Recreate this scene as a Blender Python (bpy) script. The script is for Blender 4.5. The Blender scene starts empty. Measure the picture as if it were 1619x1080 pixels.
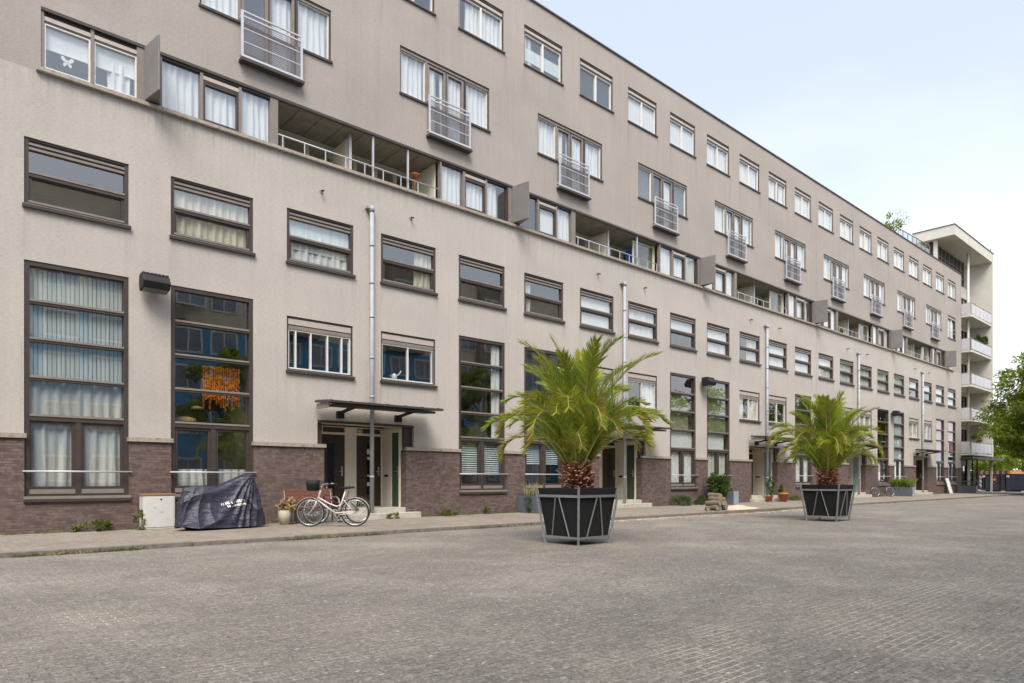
import bpy, math, random
from mathutils import Vector, Matrix, noise as mnoise
PI = math.pi
sc = bpy.context.scene
COL = sc.collection
R = random.Random(7)

# ------------------------------------------------------------------ helpers
class MB:
    """collects shapes, builds ONE mesh object"""
    def __init__(s): s.v = []; s.f = []; s.m = []; s.sm = []
    def face(s, idx, m=0, smooth=False): s.f.append(idx); s.m.append(m); s.sm.append(smooth)
    def add(s, pts):
        b = len(s.v); s.v.extend([tuple(p) for p in pts]); return b
    def quad(s, a, b, c, d, m=0, smooth=False):
        k = s.add((a, b, c, d)); s.face((k, k+1, k+2, k+3), m, smooth)
    def box(s, x0, x1, y0, y1, z0, z1, m=0):
        k = s.add([(x0,y0,z0),(x1,y0,z0),(x1,y1,z0),(x0,y1,z0),(x0,y0,z1),(x1,y0,z1),(x1,y1,z1),(x0,y1,z1)])
        for q in ((0,3,2,1),(4,5,6,7),(0,1,5,4),(1,2,6,5),(2,3,7,6),(3,0,4,7)): s.face(tuple(k+i for i in q), m)
    def obox(s, c, ax, ay, az, m=0):
        """oriented box: centre and three half-axis vectors"""
        c, ax, ay, az = Vector(c), Vector(ax), Vector(ay), Vector(az)
        p = [c+i*ax+j*ay+l*az for l in (-1,1) for j, i in ((-1,-1),(-1,1),(1,1),(1,-1))]
        k = s.add(p)
        for q in ((0,3,2,1),(4,5,6,7),(0,1,5,4),(1,2,6,5),(2,3,7,6),(3,0,4,7)): s.face(tuple(k+i for i in q), m)
    def bar(s, a, b, w, t, m=0, up=(0,0,1)):
        a, b = Vector(a), Vector(b); d = b-a; u = Vector(up)
        x = d.cross(u)
        if x.length < 1e-6: x = d.cross(Vector((1,0,0)))
        x.normalize(); y = x.cross(d).normalized()
        s.obox((a+b)/2, d/2, x*w/2, y*t/2, m)
    def prism(s, poly, z0, z1, m=0):
        n = len(poly); k = s.add([(x,y,z0) for x,y in poly]+[(x,y,z1) for x,y in poly])
        s.face(tuple(k+i for i in reversed(range(n))), m); s.face(tuple(k+n+i for i in range(n)), m)
        for i in range(n): j = (i+1) % n; s.face((k+i,k+j,k+n+j,k+n+i), m)
    def tube(s, pts, r, n=8, m=0, cap=True, closed=False):
        pts = [Vector(p) for p in pts]; N = len(pts)
        rs = r if isinstance(r, (list, tuple)) else [r]*N
        prev = None; rings = []
        for i, p in enumerate(pts):
            if closed: d = pts[(i+1) % N]-pts[i-1]
            else: d = pts[min(i+1,N-1)]-pts[max(i-1,0)]
            d.normalize()
            if prev is None:
                x = d.cross(Vector((0,0,1)))
                if x.length < 1e-4: x = d.cross(Vector((0,1,0)))
            else: x = prev-d*prev.dot(d)
            x.normalize(); prev = x; y = d.cross(x)
            rings.append(s.add([p+(x*math.cos(2*PI*j/n)+y*math.sin(2*PI*j/n))*rs[i] for j in range(n)]))
        for i in range(N if closed else N-1):
            a, b = rings[i], rings[(i+1) % N]
            for j in range(n): l = (j+1) % n; s.face((a+j,a+l,b+l,b+j), m, True)
        if cap and not closed:
            s.face(tuple(rings[0]+j for j in reversed(range(n))), m); s.face(tuple(rings[-1]+j for j in range(n)), m)
    def lathe(s, prof, c=(0,0,0), n=20, m=0):
        c = Vector(c); rings = [s.add([c+Vector((r*math.cos(2*PI*j/n), r*math.sin(2*PI*j/n), z)) for j in range(n)]) for r, z in prof]
        for a, b in zip(rings, rings[1:]):
            for j in range(n): l = (j+1) % n; s.face((a+j,a+l,b+l,b+j), m, True)
        s.face(tuple(rings[0]+j for j in reversed(range(n))), m); s.face(tuple(rings[-1]+j for j in range(n)), m)
    def grid(s, fn, nu, nv, m=0, wrap=False, smooth=True):
        k = s.add([fn(i/nu, j/nv) for j in range(nv+1) for i in range(nu+(0 if wrap else 1))])
        w = nu if wrap else nu+1
        for j in range(nv):
            for i in range(nu):
                l = (i+1) % w if wrap else i+1
                s.face((k+j*w+i, k+j*w+l, k+(j+1)*w+l, k+(j+1)*w+i), m, smooth)
    def frame(s, x0, x1, z0, z1, t, y0, y1, m=0, tb=None, tt=None):
        tb = t if tb is None else tb; tt = t if tt is None else tt
        s.box(x0,x0+t,y0,y1,z0,z1,m); s.box(x1-t,x1,y0,y1,z0,z1,m)
        s.box(x0+t,x1-t,y0,y1,z0,z0+tb,m); s.box(x0+t,x1-t,y0,y1,z1-tt,z1,m)
    def mesh(s, name, mats):
        me = bpy.data.meshes.new(name); me.from_pydata(s.v, [], s.f)
        for mt in (mats if isinstance(mats, (list, tuple)) else [mats]): me.materials.append(mt)
        me.polygons.foreach_set('material_index', s.m); me.polygons.foreach_set('use_smooth', s.sm); me.update()
        return me
    def build(s, name, mats, parent=None, loc=(0,0,0), bev=0):
        return link(name, s.mesh(name, mats), parent, loc, bev)

def link(name, me, parent=None, loc=(0,0,0), bev=0, rot=None):
    o = bpy.data.objects.new(name, me); COL.objects.link(o); o.location = loc
    if rot: o.rotation_euler = rot
    if parent: o.parent = parent
    if bev:
        b = o.modifiers.new('bevel', 'BEVEL'); b.width = bev; b.segments = 2; b.limit_method = 'ANGLE'; b.harden_normals = False
    return o
def tag(o, label, cat, group=None, kind=None):
    if label: o['label'] = label
    if cat: o['category'] = cat
    if group: o['group'] = group
    if kind: o['kind'] = kind
    return o
def thing(name, label, cat, loc=(0,0,0), rz=0, group=None):
    o = bpy.data.objects.new(name, None); COL.objects.link(o); o.location = loc; o.rotation_euler = (0,0,rz); o.empty_display_size = .2
    return tag(o, label, cat, group)
def copy_tree(o, parent=None):
    c = o.copy(); COL.objects.link(c)
    if parent: c.parent = parent
    for ch in [x for x in COL.objects if x.parent == o]: copy_tree(ch, c)
    return c
def struct(name, mb, mats, **k):
    o = mb.build(name, mats, **k); o['kind'] = 'structure'; return o

# ------------------------------------------------------------------ materials
class NT:
    def __init__(s, name):
        s.mat = bpy.data.materials.new(name); s.mat.use_nodes = True; s.t = s.mat.node_tree; s.t.nodes.clear()
        s.out = s.n('ShaderNodeOutputMaterial'); s.p = s.n('ShaderNodeBsdfPrincipled'); s.l(s.p.outputs[0], s.out.inputs[0])
    def n(s, ty, **k):
        x = s.t.nodes.new(ty)
        for a, b in k.items(): setattr(x, a, b)
        return x
    def l(s, a, b): s.t.links.new(a, b)
    def pos(s): return s.n('ShaderNodeNewGeometry').outputs['Position']
    def mapping(s, v, scale=(1,1,1), rot=(0,0,0)):
        m = s.n('ShaderNodeMapping'); s.l(v, m.inputs[0]); m.inputs['Scale'].default_value = scale; m.inputs['Rotation'].default_value = rot; return m.outputs[0]
    def noise(s, v, sc_, det=4, rough=.55):
        x = s.n('ShaderNodeTexNoise'); s.l(v, x.inputs['Vector']); x.inputs['Scale'].default_value = sc_; x.inputs['Detail'].default_value = det; x.inputs['Roughness'].default_value = rough; return x.outputs['Fac']
    def ramp(s, f, *st):
        x = s.n('ShaderNodeValToRGB'); s.l(f, x.inputs[0]); e = x.color_ramp.elements
        while len(e) < len(st): e.new(.5)
        for i, (p, c) in enumerate(st):
            e[i].position = p; e[i].color = (c, c, c, 1) if isinstance(c, (int, float)) else (*c, 1)
        return x.outputs[0]
    def mix(s, f, a, b, mode='MIX'):
        x = s.n('ShaderNodeMix', data_type='RGBA', blend_type=mode)
        for i, v in ((0, f), (6, a), (7, b)):
            if hasattr(v, 'is_output'): s.l(v, x.inputs[i])
            else: x.inputs[i].default_value = v if i == 0 else (*v, 1)
        return x.outputs[2]
    def bump(s, h, st, d=.02):
        b = s.n('ShaderNodeBump'); s.l(h, b.inputs['Height']); b.inputs['Strength'].default_value = st; b.inputs['Distance'].default_value = d; s.l(b.outputs[0], s.p.inputs['Normal'])
    def color(s, c):
        if hasattr(c, 'is_output'): s.l(c, s.p.inputs['Base Color'])
        else: s.p.inputs['Base Color'].default_value = (*c, 1)
    def rough(s, r): s.p.inputs['Roughness'].default_value = r

def mk(name, c, rough=.6, var=.12, scale=6, metal=0, bump=0, bscale=60, stain=None):
    t = NT(name); v = t.pos()
    a = tuple(x*(1-var) for x in c); b = tuple(min(1, x*(1+var)) for x in c)
    col = t.mix(t.ramp(t.noise(v, scale, 5), (.3, 0.), (.7, 1.)), a, b)
    if stain: col = t.mix(t.ramp(t.noise(v, stain[0], 6, .7), (stain[1], 0.), (stain[1]+.08, 1.)), col, stain[2])
    t.color(col); t.rough(rough); t.p.inputs['Metallic'].default_value = metal
    if bump: t.bump(t.noise(v, bscale, 4), bump)
    return t.mat

M = {}
def stucco(name, c):
    t = NT(name); v = t.pos()
    fine = t.noise(t.mapping(v, (5, 5, 26)), 2.2, 5, .7)
    big = t.noise(t.mapping(v, (.35, .35, .5)), 1, 5, .6)
    streak = t.noise(t.mapping(v, (5, 5, .22)), 1, 4, .6)
    k = t.mix(t.ramp(fine, (.3, .0), (.72, 1.)), tuple(x*.80 for x in c), tuple(x*1.16 for x in c))
    k = t.mix(1, k, t.ramp(big, (.3, (.9, .9, .9)), (.7, (1.06, 1.05, 1.04))), 'MULTIPLY')
    k = t.mix(1, k, t.ramp(streak, (.3, (.965, .965, .96)), (.62, (1.02, 1.02, 1.02))), 'MULTIPLY')
    k = t.mix(t.ramp(t.noise(t.mapping(v, (4.5, 4.5, .11)), 1.6, 4, .6), (.60, 0.), (.74, .3)), k, tuple(x*.55 for x in c))
    k = t.mix(t.ramp(t.noise(t.mapping(v, (.5, .5, 1.1)), 1, 3, .4), (.66, 0.), (.69, .14)), k, tuple(x*1.25 for x in c))
    # rain runs under the ends of the sills
    def mth(op, a, b=None, c_=None, cl=False):
        x = t.n('ShaderNodeMath', operation=op, use_clamp=cl)
        for i, q in enumerate((a, b, c_)):
            if q is None: continue
            if hasattr(q, 'is_output'): t.l(q, x.inputs[i])
            else: x.inputs[i].default_value = q
        return x.outputs[0]
    sp = t.n('ShaderNodeSeparateXYZ'); t.l(v, sp.inputs[0])
    fx = mth('FRACT', mth('DIVIDE', mth('SUBTRACT', sp.outputs[0], 1.89-.06), 2.908))
    d1 = mth('ABSOLUTE', mth('SUBTRACT', fx, .02)); d2 = mth('ABSOLUTE', mth('SUBTRACT', fx, .715))
    side = mth('SUBTRACT', 1, mth('DIVIDE', mth('MINIMUM', d1, d2), .045), cl=True)
    tot = None
    for zt, ln in ((7.0, 1.1), (15.88, 1.5), (4.05, .8)):
        q = mth('DIVIDE', mth('SUBTRACT', zt, sp.outputs[2]), ln); below = mth('GREATER_THAN', q, 0)
        q = mth('MULTIPLY', mth('SUBTRACT', 1, q, cl=True), below); tot = q if tot is None else mth('MAXIMUM', tot, q)
    run = mth('MULTIPLY', mth('MULTIPLY', side, tot), t.ramp(t.noise(t.mapping(v, (14, 14, .5)), 1, 4, .7), (.4, 0.), (.65, .55)))
    ld = mth('MULTIPLY', mth('SUBTRACT', 1, mth('DIVIDE', mth('SUBTRACT', 9.98, sp.outputs[2]), .7), cl=True), mth('LESS_THAN', sp.outputs[2], 9.99))
    ld = mth('MULTIPLY', ld, t.ramp(t.noise(t.mapping(v, (7, 7, .2)), 1, 4, .7), (.45, 0.), (.66, .45)))
    k = t.mix(mth('MAXIMUM', run, ld), k, tuple(x*.45 for x in c))
    t.color(k); t.rough(.92); t.bump(t.noise(v, 45, 5, .7), .45, .015)
    return t.mat
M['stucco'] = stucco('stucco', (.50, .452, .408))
M['stucco_up'] = stucco('stucco_shaded', (.385, .341, .308))  # darker copy of the stucco: dimmer light on the upper facade painted in

def brickmat(name):
    t = NT(name); g = t.n('ShaderNodeNewGeometry'); sp = t.n('ShaderNodeSeparateXYZ'); t.l(g.outputs['Position'], sp.inputs[0])
    ad = t.n('ShaderNodeMath', operation='ADD'); t.l(sp.outputs[0], ad.inputs[0]); t.l(sp.outputs[1], ad.inputs[1])
    cb = t.n('ShaderNodeCombineXYZ'); t.l(ad.outputs[0], cb.inputs[0]); t.l(sp.outputs[2], cb.inputs[1])
    b = t.n('ShaderNodeTexBrick'); t.l(cb.outputs[0], b.inputs['Vector'])
    b.inputs['Scale'].default_value = 1; b.inputs['Brick Width'].default_value = .215; b.inputs['Row Height'].default_value = .0625
    b.inputs['Mortar Size'].default_value = .0055; b.inputs['Mortar Smooth'].default_value = .3; b.inputs['Bias'].default_value = -.1
    b.inputs['Color1'].default_value = (.098, .062, .054, 1); b.inputs['Color2'].default_value = (.185, .128, .112, 1); b.inputs['Mortar'].default_value = (.10, .075, .066, 1)
    v = g.outputs['Position']
    k = t.mix(t.ramp(t.noise(v, 9, 6, .7), (.48, 0.), (.74, .6)), b.outputs['Color'], (.29, .22, .195))
    k = t.mix(t.ramp(t.noise(v, 1.1, 5), (.35, .0), (.7, .35)), k, (.13, .085, .075))
    e = t.noise(t.mapping(v, (1.2, 1.2, 9)), 1.3, 5, .75)
    k = t.mix(t.ramp(e, (.66, 0.), (.74, .7)), k, (.46, .39, .35))
    t.color(k); t.rough(.85)
    hm = t.n('ShaderNodeMath', operation='SUBTRACT'); t.l(t.noise(v, 50, 4), hm.inputs[0]); t.l(b.outputs['Fac'], hm.inputs[1])
    t.bump(hm.outputs[0], .7, .012)
    return t.mat
M['brick'] = brickmat('purple_brick')

def paving(name, c1, c2, mort, bw, bh, rotz, sandc, sandlo, sandhi, speck, ms=.006):
    t = NT(name); v = t.pos(); vm = t.mapping(v, rot=(0, 0, rotz))
    wob = t.n('ShaderNodeTexNoise'); t.l(v, wob.inputs['Vector']); wob.inputs['Scale'].default_value = 1.3; wob.inputs['Detail'].default_value = 3
    wv = t.n('ShaderNodeVectorMath', operation='MULTIPLY_ADD'); t.l(wob.outputs['Color'], wv.inputs[0]); wv.inputs[1].default_value = (.05, .05, 0); t.l(vm, wv.inputs[2]); vm = wv.outputs[0]
    b = t.n('ShaderNodeTexBrick'); t.l(vm, b.inputs['Vector']); b.inputs['Scale'].default_value = 1
    b.inputs['Brick Width'].default_value = bw; b.inputs['Row Height'].default_value = bh; b.inputs['Mortar Size'].default_value = ms; b.inputs['Mortar Smooth'].default_value = .5
    b.inputs['Color1'].default_value = (*c1, 1); b.inputs['Color2'].default_value = (*c2, 1)
    jn = t.ramp(t.noise(v, .55, 6, .65), (sandlo, mort), (sandhi, sandc)); t.l(jn, b.inputs['Mortar'])
    gr = t.noise(v, 60, 4, .85); mid = t.noise(v, 22, 6, .85); big = t.noise(v, .35, 5, .6)
    k = t.mix(1, b.outputs['Color'], t.ramp(gr, (.3, (.5, .5, .5)), (.72, (1.6, 1.57, 1.52))), 'MULTIPLY')
    k = t.mix(1, k, t.ramp(mid, (.34, (.66, .66, .66)), (.66, (1.36, 1.34, 1.3))), 'MULTIPLY')
    k = t.mix(1, k, t.ramp(big, (.3, (.86, .86, .88)), (.7, (1.12, 1.1, 1.06))), 'MULTIPLY')
    dust = t.n('ShaderNodeMath', operation='MULTIPLY'); t.l(t.ramp(t.noise(v, .5, 7, .68), (.52, 0.), (.72, 1.)), dust.inputs[0]); t.l(t.ramp(t.noise(v, 16, 6, .75), (.45, 0.), (.68, .75)), dust.inputs[1])
    k = t.mix(dust.outputs[0], k, sandc)
    rust = t.n('ShaderNodeMath', operation='MULTIPLY'); t.l(t.ramp(t.noise(v, .8, 4, .6), (.62, 0.), (.75, .5)), rust.inputs[0]); t.l(t.ramp(mid, (.4, 0.), (.7, 1.)), rust.inputs[1])
    k = t.mix(rust.outputs[0], k, (.23, .16, .115))
    k = t.mix(t.ramp(t.noise(v, 15, 3, .6), (.60, 0.), (.66, .42)), k, (.42, .39, .345)); k = t.mix(t.ramp(t.noise(v, 18, 3, .6), (.33, .5), (.41, 0.)), k, (.085, .078, .07)); k = t.mix(t.ramp(t.noise(v, 34, 2), (.58, 0.), (.66, .5)), k, (.40, .375, .335)); k = t.mix(t.ramp(t.noise(v, 37, 2), (.28, .55), (.40, 0.)), k, (.06, .055, .05))
    vo = t.n('ShaderNodeTexVoronoi'); t.l(t.mapping(v, (1, 1.6, 1), (0, 0, .7)), vo.inputs['Vector']); vo.inputs['Scale'].default_value = 7; vo.inputs['Randomness'].default_value = 1
    sp1 = t.n('ShaderNodeMath', operation='MULTIPLY'); t.l(t.ramp(vo.outputs['Distance'], (.10, 1.), (.16, 0.)), sp1.inputs[0])
    t.l(t.ramp(t.noise(v, 5, 3), (speck, 0.), (speck+.04, 1.)), sp1.inputs[1])
    k = t.mix(sp1.outputs[0], k, (.5, .47, .42))
    t.color(k); t.rough(.85)
    hm = t.n('ShaderNodeMath', operation='SUBTRACT'); t.l(gr, hm.inputs[0]); t.l(b.outputs['Fac'], hm.inputs[1]); t.bump(hm.outputs[0], .55, .008)
    return t.mat
M['road'] = paving('clinker_paving', (.162, .146, .131), (.2, .181, .163), (.105, .095, .085), .205, .075, 0, (.5, .45, .38), .47, .64, .55)
M['pave'] = paving('pavement_tiles', (.21, .182, .153), (.27, .235, .20), (.135, .115, .095), .3, .15, PI/2, (.46, .41, .33), .45, .65, .62)
M['kerb'] = mk('kerb_concrete', (.19, .165, .14), .9, .25, 9, bump=.4, stain=(3, .6, (.12, .11, .05)))
M['ground'] = mk('ground_soil', (.2, .19, .17), .95, .2, .5)
M['cap'] = mk('cap_stone', (.36, .31, .26), .85, .2, 12, bump=.3, stain=(7, .58, (.17, .14, .12)))
M['brown'] = mk('brown_frame_paint', (.058, .044, .037), .45, .15, 5)
M['brownlt'] = mk('taupe_trim_paint', (.23, .195, .17), .5, .1, 5)
M['creamstrip'] = mk('beige_vent_strip', (.46, .40, .355), .6, .08, 6)
M['white'] = mk('white_frame_paint', (.72, .71, .68), .45, .06, 8)
M['cream'] = mk('cream_door_paint', (.80, .74, .60), .5, .06, 5, stain=(4, .68, (.5, .44, .34)))
M['dark'] = mk('dark_cavity', (.03, .026, .024), .8, .2, 5)
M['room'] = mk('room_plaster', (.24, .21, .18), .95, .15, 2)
M['concrete'] = mk('raw_concrete', (.28, .255, .205), .9, .18, 4, bump=.25, stain=(2.5, .6, (.25, .225, .18)))
M['galv'] = mk('galvanised_steel', (.26, .265, .27), .5, .15, 18, .55)
M['pipe'] = mk('grey_pipe_plastic', (.37, .385, .41), .5, .08, 4)
M['rail'] = mk('pale_metal_rail', (.56, .55, .57), .45, .06, 10, .3)
M['oppane'] = mk('painted_sky_pane', (.26, .30, .35), .25, .4, .4)  # sky reflection in the opposite panes painted as a pale colour
M['mesh'] = mk('expanded_metal', (.27, .25, .265), .5, .1, 10, .4)
M['black'] = mk('black_plastic', (.006, .006, .006), .95, .3, 9)
M['rubber'] = mk('tyre_rubber', (.02, .02, .02), .8, .2, 20)
M['blackmetal'] = mk('black_powder_coat', (.009, .009, .010), .6, .3, 12)
M['finp'] = mk('grey_fin_panel', (.19, .175, .168), .6, .1, 3)
M['doorbrown'] = mk('dark_brown_door', (.052, .03, .02), .4, .25, 6)
M['doorgreen'] = mk('green_door', (.055, .085, .055), .45, .15, 4)
M['doorteal'] = mk('pale_teal_door', (.30, .42, .38), .45, .1, 4)
M['canopy'] = mk('canopy_brown', (.06, .047, .041), .5, .2, 7)
M['step'] = mk('step_concrete', (.48, .44, .37), .85, .15, 6, stain=(5, .6, (.3, .27, .22)))
M['palewall'] = mk('pale_render', (.57, .545, .49), .85, .06, 1.3, bump=.1)
M['wood'] = mk('red_bench_wood', (.20, .078, .048), .55, .25, 14)
M['terra'] = mk('terracotta', (.46, .155, .06), .8, .15, 9)
M['zinc'] = mk('blue_grey_planter', (.10, .115, .135), .6, .15, 5, stain=(4, .64, (.2, .21, .22)))
M['zinclt'] = mk('pale_zinc_side', (.3, .32, .36), .6, .12, 5)
M['soil'] = mk('soil', (.03, .022, .016), .95, .3, 20, bump=.5)
M['bark'] = mk('bark', (.13, .10, .075), .9, .3, 12, bump=.6, bscale=25)
M['husk'] = mk('palm_husk', (.20, .07, .036), .8, .5, 22, bump=.3)
M['huskend'] = mk('palm_husk_cut', (.42, .21, .14), .8, .3, 30)
M['sand'] = mk('sand', (.56, .46, .33), .95, .15, 12, bump=.6, bscale=70)
M['log'] = mk('weathered_log', (.17, .135, .10), .9, .4, 20, bump=.6)
M['logend'] = mk('cut_log_end', (.28, .22, .16), .9, .35, 30)
M['cabinet'] = mk('grey_cabinet', (.62, .60, .57), .6, .06, 4, stain=(9, .62, (.32, .30, .28)))
M['rust'] = mk('rusty_lid', (.32, .19, .085), .9, .35, 20)
M['bikewhite'] = mk('bike_white_paint', (.68, .62, .58), .35, .08, 6)
M['bikepurple'] = mk('bike_maroon_paint', (.10, .022, .035), .35, .2, 6)
M['bikegrey'] = mk('bike_dark_paint', (.05, .05, .055), .35, .2, 6)
M['chrome'] = mk('bike_alloy', (.55, .54, .53), .3, .1, 10, .8)
M['reddish'] = mk('salmon_blind', (.50, .12, .075), .8, .12, 3)
M['skip'] = mk('skip_navy_paint', (.010, .013, .03), .5, .35, 3, stain=(5, .66, (.08, .06, .05)))
M['orange'] = mk('orange_band', (.5, .23, .085), .6, .15, 4)
M['signred'] = mk('marking_red', (.5, .05, .04), .5, .1, 6)
M['yellow'] = mk('emblem_yellow', (.7, .45, .05), .5, .1, 6)
M['paint_blue'] = mk('blue_plinth_render', (.10, .36, .60), .8, .1, 1)
M['paint_beige'] = mk('beige_render', (.80, .70, .53), .85, .08, 1)
M['paint_brown'] = mk('brown_cladding', (.33, .27, .21), .8, .12, 1)
M['carblue'] = mk('car_navy_paint', (.02, .035, .08), .25, .05, 2)
M['carwhite'] = mk('van_white_paint', (.6, .62, .64), .3, .05, 2)
M['straw'] = mk('dried_flower', (.36, .24, .12), .9, .35, 30)
M['potcream'] = mk('cream_pot', (.50, .45, .33), .8, .15, 9)
M['bucket'] = mk('grey_bucket', (.42, .44, .46), .6, .12, 9)
M['towel'] = mk('blue_cloth', (.02, .07, .28), .9, .3, 6)
M['bead'] = mk('orange_beads', (.75, .20, .02), .5, .5, 12)

def cloth(name, c, tl=.2, var=.06):
    t = NT(name); v = t.pos()
    k = t.mix(t.ramp(t.noise(t.mapping(v, (9, 9, .5)), 1, 3), (.35, 0.), (.65, 1.)), tuple(x*(1-var) for x in c), c)
    t.color(k); t.rough(.9)
    tr = t.n('ShaderNodeBsdfTranslucent'); t.l(k, tr.inputs[0]); mx = t.n('ShaderNodeMixShader'); mx.inputs[0].default_value = tl
    t.l(t.p.outputs[0], mx.inputs[1]); t.l(tr.outputs[0], mx.inputs[2]); t.l(mx.outputs[0], t.out.inputs[0])
    return t.mat
M['cur_white'] = cloth('white_net_curtain', (.93, .93, .91))
M['cur_cream'] = cloth('cream_curtain', (.84, .78, .60), .2, .22)
M['cur_grey'] = cloth('grey_cream_curtain', (.84, .82, .74), .2, .35)
M['slat'] = cloth('pale_slat', (.78, .86, .84), .12, .2)
M['roller'] = cloth('white_roller', (.90, .90, .88), .12, .03)
M['refl_green'] = cloth('olive_reflection', (.33, .35, .19), .3, .25)  # green tree reflection painted as olive cloth behind the glass

def leafmat(name, a, b, c=None, tl=.35):
    t = NT(name); g = t.n('ShaderNodeNewGeometry')
    k = t.mix(g.outputs['Random Per Island'], a, b)
    if c: k = t.mix(t.ramp(t.noise(g.outputs['Position'], 1.6, 3), (.5, 0.), (.72, .8)), k, c)
    t.color(k); t.rough(.55)
    tr = t.n('ShaderNodeBsdfTranslucent'); t.l(k, tr.inputs[0]); mx = t.n('ShaderNodeMixShader'); mx.inputs[0].default_value = tl
    t.l(t.p.outputs[0], mx.inputs[1]); t.l(tr.outputs[0], mx.inputs[2]); t.l(mx.outputs[0], t.out.inputs[0])
    return t.mat
M['palm'] = leafmat('palm_leaflet', (.11, .21, .012), (.48, .54, .055), (.50, .44, .06), .5)
M['palmtip'] = leafmat('palm_dry_leaflet', (.30, .20, .05), (.40, .30, .08), None, .35)
M['rachis'] = mk('palm_rachis', (.36, .34, .10), .6, .15, 6)
M['leaf'] = leafmat('tree_leaf', (.09, .17, .018), (.35, .42, .045), (.40, .41, .045), .5)
M['leafdark'] = leafmat('shrub_leaf', (.03, .07, .012), (.09, .15, .022), None, .3)
M['weed'] = leafmat('weed_leaf', (.09, .12, .025), (.19, .20, .05), None, .3)
M['drygrass'] = leafmat('dry_grass', (.30, .24, .10), (.42, .36, .18), None, .3)

def glass(name, refl=.28, tint=(.86, .9, .9)):
    t = NT(name); t.t.nodes.remove(t.p)
    tr = t.n('ShaderNodeBsdfTransparent'); tr.inputs[0].default_value = (*tint, 1)
    gl = t.n('ShaderNodeBsdfGlossy'); gl.inputs['Roughness'].default_value = .004; gl.inputs[0].default_value = (.95, .97, 1, 1)
    bp = t.n('ShaderNodeBump'); t.l(t.noise(t.pos(), .9, 2), bp.inputs['Height']); bp.inputs['Strength'].default_value = .03; bp.inputs['Distance'].default_value = .05; t.l(bp.outputs[0], gl.inputs['Normal'])
    ge = t.n('ShaderNodeNewGeometry'); dt = t.n('ShaderNodeVectorMath', operation='DOT_PRODUCT'); t.l(ge.outputs['Normal'], dt.inputs[0]); t.l(ge.outputs['Incoming'], dt.inputs[1])
    ab = t.n('ShaderNodeMath', operation='ABSOLUTE'); t.l(dt.outputs['Value'], ab.inputs[0])
    om = t.n('ShaderNodeMath', operation='SUBTRACT', use_clamp=True); om.inputs[0].default_value = 1; t.l(ab.outputs[0], om.inputs[1])
    pw = t.n('ShaderNodeMath', operation='POWER'); t.l(om.outputs[0], pw.inputs[0]); pw.inputs[1].default_value = 4.2
    ad = t.n('ShaderNodeMath', operation='MULTIPLY_ADD', use_clamp=True); t.l(pw.outputs[0], ad.inputs[0]); ad.inputs[1].default_value = .8; ad.inputs[2].default_value = refl
    mx = t.n('ShaderNodeMixShader'); t.l(ad.outputs[0], mx.inputs[0]); t.l(tr.outputs[0], mx.inputs[1]); t.l(gl.outputs[0], mx.inputs[2]); t.l(mx.outputs[0], t.out.inputs[0])
    return t.mat
M['darkglass'] = mk('dark_door_glass', (.012, .013, .014), .08, .1, 3)
M['glass'] = glass('window_glass', .21, (.95,.97,.97))
M['glassgreen'] = glass('green_screen_glass', .15, (.62, .74, .68))

def covermat():
    t = NT('navy_cover_cloth'); v = t.pos()
    t.color(t.mix(t.noise(v, 7, 4), (.024, .022, .042), (.045, .041, .066))); t.rough(.42); t.p.inputs['Specular IOR Level'].default_value = .55
    t.bump(t.noise(t.mapping(v, (6, 6, 10)), 2, 5, .6), .45, .05)
    return t.mat
M['cover'] = covermat()

# ------------------------------------------------------------------ camera, sky, sun
D, CH = 17.85, 1.18
cam = bpy.data.cameras.new('camera'); cam.sensor_width = 36; cam.lens = 1079.3*36/1619; cam.clip_end = 3000; cam.clip_start = .1
cam.shift_y = 217/1619; cam.shift_x = 0
co = bpy.data.objects.new('camera', cam); COL.objects.link(co); co.location = (0, -D, CH)
TH = math.radians(48.3966)   # angle between view axis and facade direction (+x)
co.rotation_euler = (PI/2, 0, TH-PI/2); sc.camera = co

SUN = Vector((-.38, -.45, .78)).normalized(); EL = math.asin(SUN.z)
w = bpy.data.worlds.new('World'); sc.world = w; w.use_nodes = True; wt = w.node_tree; bg = wt.nodes['Background']
def wn(ty, **k):
    x = wt.nodes.new(ty)
    for a, b in k.items(): setattr(x, a, b)
    return x
sky = wn('ShaderNodeTexSky'); sky.sky_type = 'NISHITA'; sky.sun_disc = False; sky.sun_elevation = EL; sky.sun_rotation = math.atan2(SUN.x, SUN.y); sky.air_density = 1.0; sky.dust_density = 2.5; sky.ozone_density = 1.2
tc = wn('ShaderNodeTexCoord'); mp = wn('ShaderNodeMapping'); mp.inputs['Scale'].default_value = (1, 1, 2.4); wt.links.new(tc.outputs['Generated'], mp.inputs[0])
nz = wn('ShaderNodeTexNoise'); nz.inputs['Scale'].default_value = 1.7; nz.inputs['Detail'].default_value = 6; nz.inputs['Roughness'].default_value = .5; wt.links.new(mp.outputs[0], nz.inputs['Vector'])
sx = wn('ShaderNodeSeparateXYZ'); wt.links.new(tc.outputs['Generated'], sx.inputs[0])
m1 = wn('ShaderNodeMath', operation='MULTIPLY_ADD'); wt.links.new(sx.outputs[2], m1.inputs[0]); m1.inputs[1].default_value = -1.0; n5 = wn('ShaderNodeMath', operation='MULTIPLY_ADD'); wt.links.new(nz.outputs['Fac'], n5.inputs[0]); n5.inputs[1].default_value = .6; n5.inputs[2].default_value = .22; wt.links.new(n5.outputs[0], m1.inputs[2])
cr = wn('ShaderNodeValToRGB'); wt.links.new(m1.outputs[0], cr.inputs[0]); cr.color_ramp.elements[0].position = -.0; cr.color_ramp.elements[0].color = (.45, .45, .45, 1); cr.color_ramp.elements[1].position = .42; cr.color_ramp.elements[1].color = (.97, .97, .97, 1)
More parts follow.
